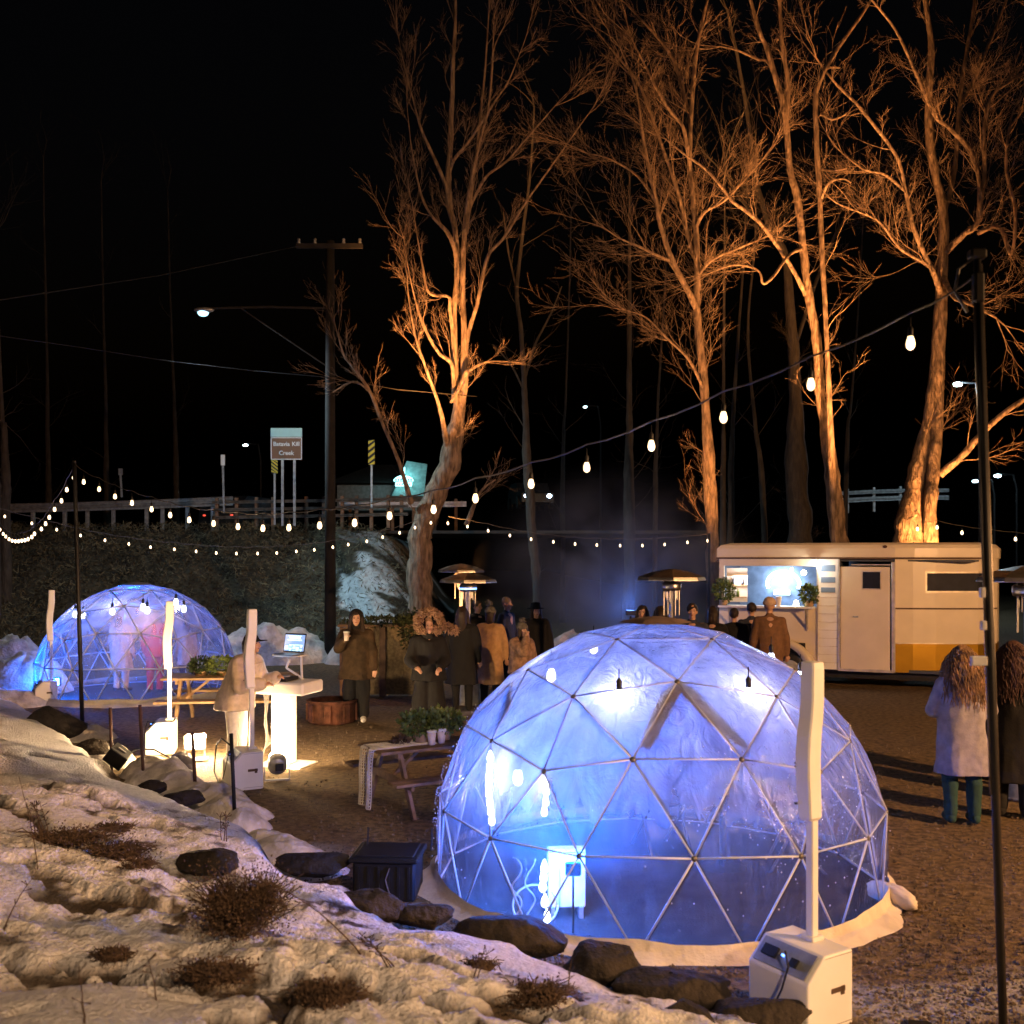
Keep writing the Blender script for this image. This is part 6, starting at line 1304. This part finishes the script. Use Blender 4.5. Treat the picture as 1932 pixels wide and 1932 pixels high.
    def w2(v): return Vector((g.x+v.x*c-v.y*sn,g.y+v.x*sn+v.y*c,v.z))
    return t,w2(haR),w2(haL),w2(hd),w2
# cup-holding woman
P1=person(672,16.1,'woman in dark brown coat and black hood raising a paper cup',8,1.73,K_brown,.66,K_black,('long',H_dark),rh=(-.15,-.34,1.30),hood=('cloth',K_black),flare=1.35,shoe=K_white,puff=1.18); cup(P1[1]+Vector((.02,-.06,-.02)),'paper cup raised by the woman in the dark brown coat',1.2)
person(808,14.7,'woman in black coat with big orange fur hood, looking down',12,1.74,K_black,.80,K_black,('bob',H_blond),rh=(-.20,-.30,1.02),lh=(.12,-.30,1.0),hood=('fur',K_black,K_mink),flare=1.55,headtilt=1.0,puff=1.15,stride=.05)
person(872,17.2,'person in long black coat seen from behind under the hood heater',175,1.74,K_black,.45,K_black,('long',H_dark),puff=1.12)
person(899,20.2,'person with lit cheek half hidden behind the black coat group',60,1.72,K_black,.8,K_black,('short',H_dark))
person(925,17.8,'person in long camel coat and grey bobble beanie seen from behind',168,1.70,K_camel,.38,K_black,('bob',H_dark),hat=('beanie',K_knit,1),lh=(.22,-.18,1.05),puff=1.1,skin=M_skind)
person(955,20.2,'short haired man with amber lit face and dark jacket',62,1.78,K_navy,.8,K_black,('short',H_grey),skin=M_skin)
person(985,16.6,'person in orange fur jacket and bobble beanie holding a hand to the mouth',38,1.50,K_mink,.80,K_black,('long',H_dark),rh=(-.06,-.20,1.45),hat=('beanie',K_knit,1),puff=1.3)
person(1010,18.8,'person in black cloak and brimmed black hat, smoke behind',20,1.70,K_black,.35,K_black,('long',H_dark),hat=('brim',K_black),puff=1.45)
# people by the trailer
person(1212,17.6,'woman with long hair in a patterned coat left of the hood heater',-15,1.74,K_tweed,.6,K_black,('long',H_dark),rh=(-.15,-.3,1.1),puff=1.15)
person(1246,17.3,'dark haired person in black beside the heater post',170,1.74,K_black,.6,K_black,('long',H_dark))
M=person(1306,17.0,'man in a dark jacket holding a paper cup right of the hood heater',-12,1.80,K_navy,.8,K_black,('short',H_dark),rh=(-.18,-.32,1.14)); cup(M[1]+Vector((.0,-.07,-.02)),'paper cup held by the man right of the hood heater',1.2)
person(1345,17.6,'dark figure seen from behind right of the man with the cup',165,1.72,K_black,.6,K_black,('bob',H_dark))
person(1385,18.2,'stocky figure in black in front of the trailer counter',175,1.66,K_black,.6,K_black,('short',H_dark),puff=1.2)
person(1418,18.6,'dark figure against the bright light in the trailer window',178,1.74,K_navy,.6,K_black,('short',H_dark))
person(1452,17.7,'tall person in long brown coat and beige beanie at the trailer counter',172,1.86,K_rust,.40,K_black,('none',H_dark),hat=('beanie',K_beige),puff=1.05)
# right edge
person(1816,9.95,'woman with long curly fair hair in a pale coat and dark green boots, back turned',172,1.72,K_grey,.48,K_teal,('curly',H_blond),shoe=K_teal,puff=1.12,rh=(-.12,-.25,1.1),lh=(.12,-.25,1.1))
person(1912,10.2,'curly dark haired person in black at the right edge behind the black pole',150,1.74,K_black,.35,K_black,('curly',mat('dark_curls',(.07,.035,.03),.6,bump=0)),puff=1.15)
person(1958,11.4,'person in dark clothes cut by the right edge',190,1.70,K_black,.5,K_camel,('long',H_dark))
# DJ
person(445,12.35,'DJ in a cream puffer jacket and dark cap reaching to the mixer',72,1.66,K_cream,.78,K_white,('bob',H_dark),hat=('cap',K_black),rh=(-.18,-.48,1.12),lh=(.18,-.46,1.16),lean=.35,puff=1.35,shoe=K_black,flare=.85)
# people in the small dome
person(228,19.6,'person in a long beige coat standing inside the small dome',160,1.56,K_beige,.45,K_beige,('bob',H_blond),puff=1.15)
person(292,19.4,'person in a red coat standing inside the small dome',170,1.58,K_red,.75,K_red,('bob',H_blond),rh=(-.1,-.3,1.2))
person(352,20.2,'person in beige behind the right wall of the small dome',190,1.3,K_beige,.6,K_black,('bob',H_dark))
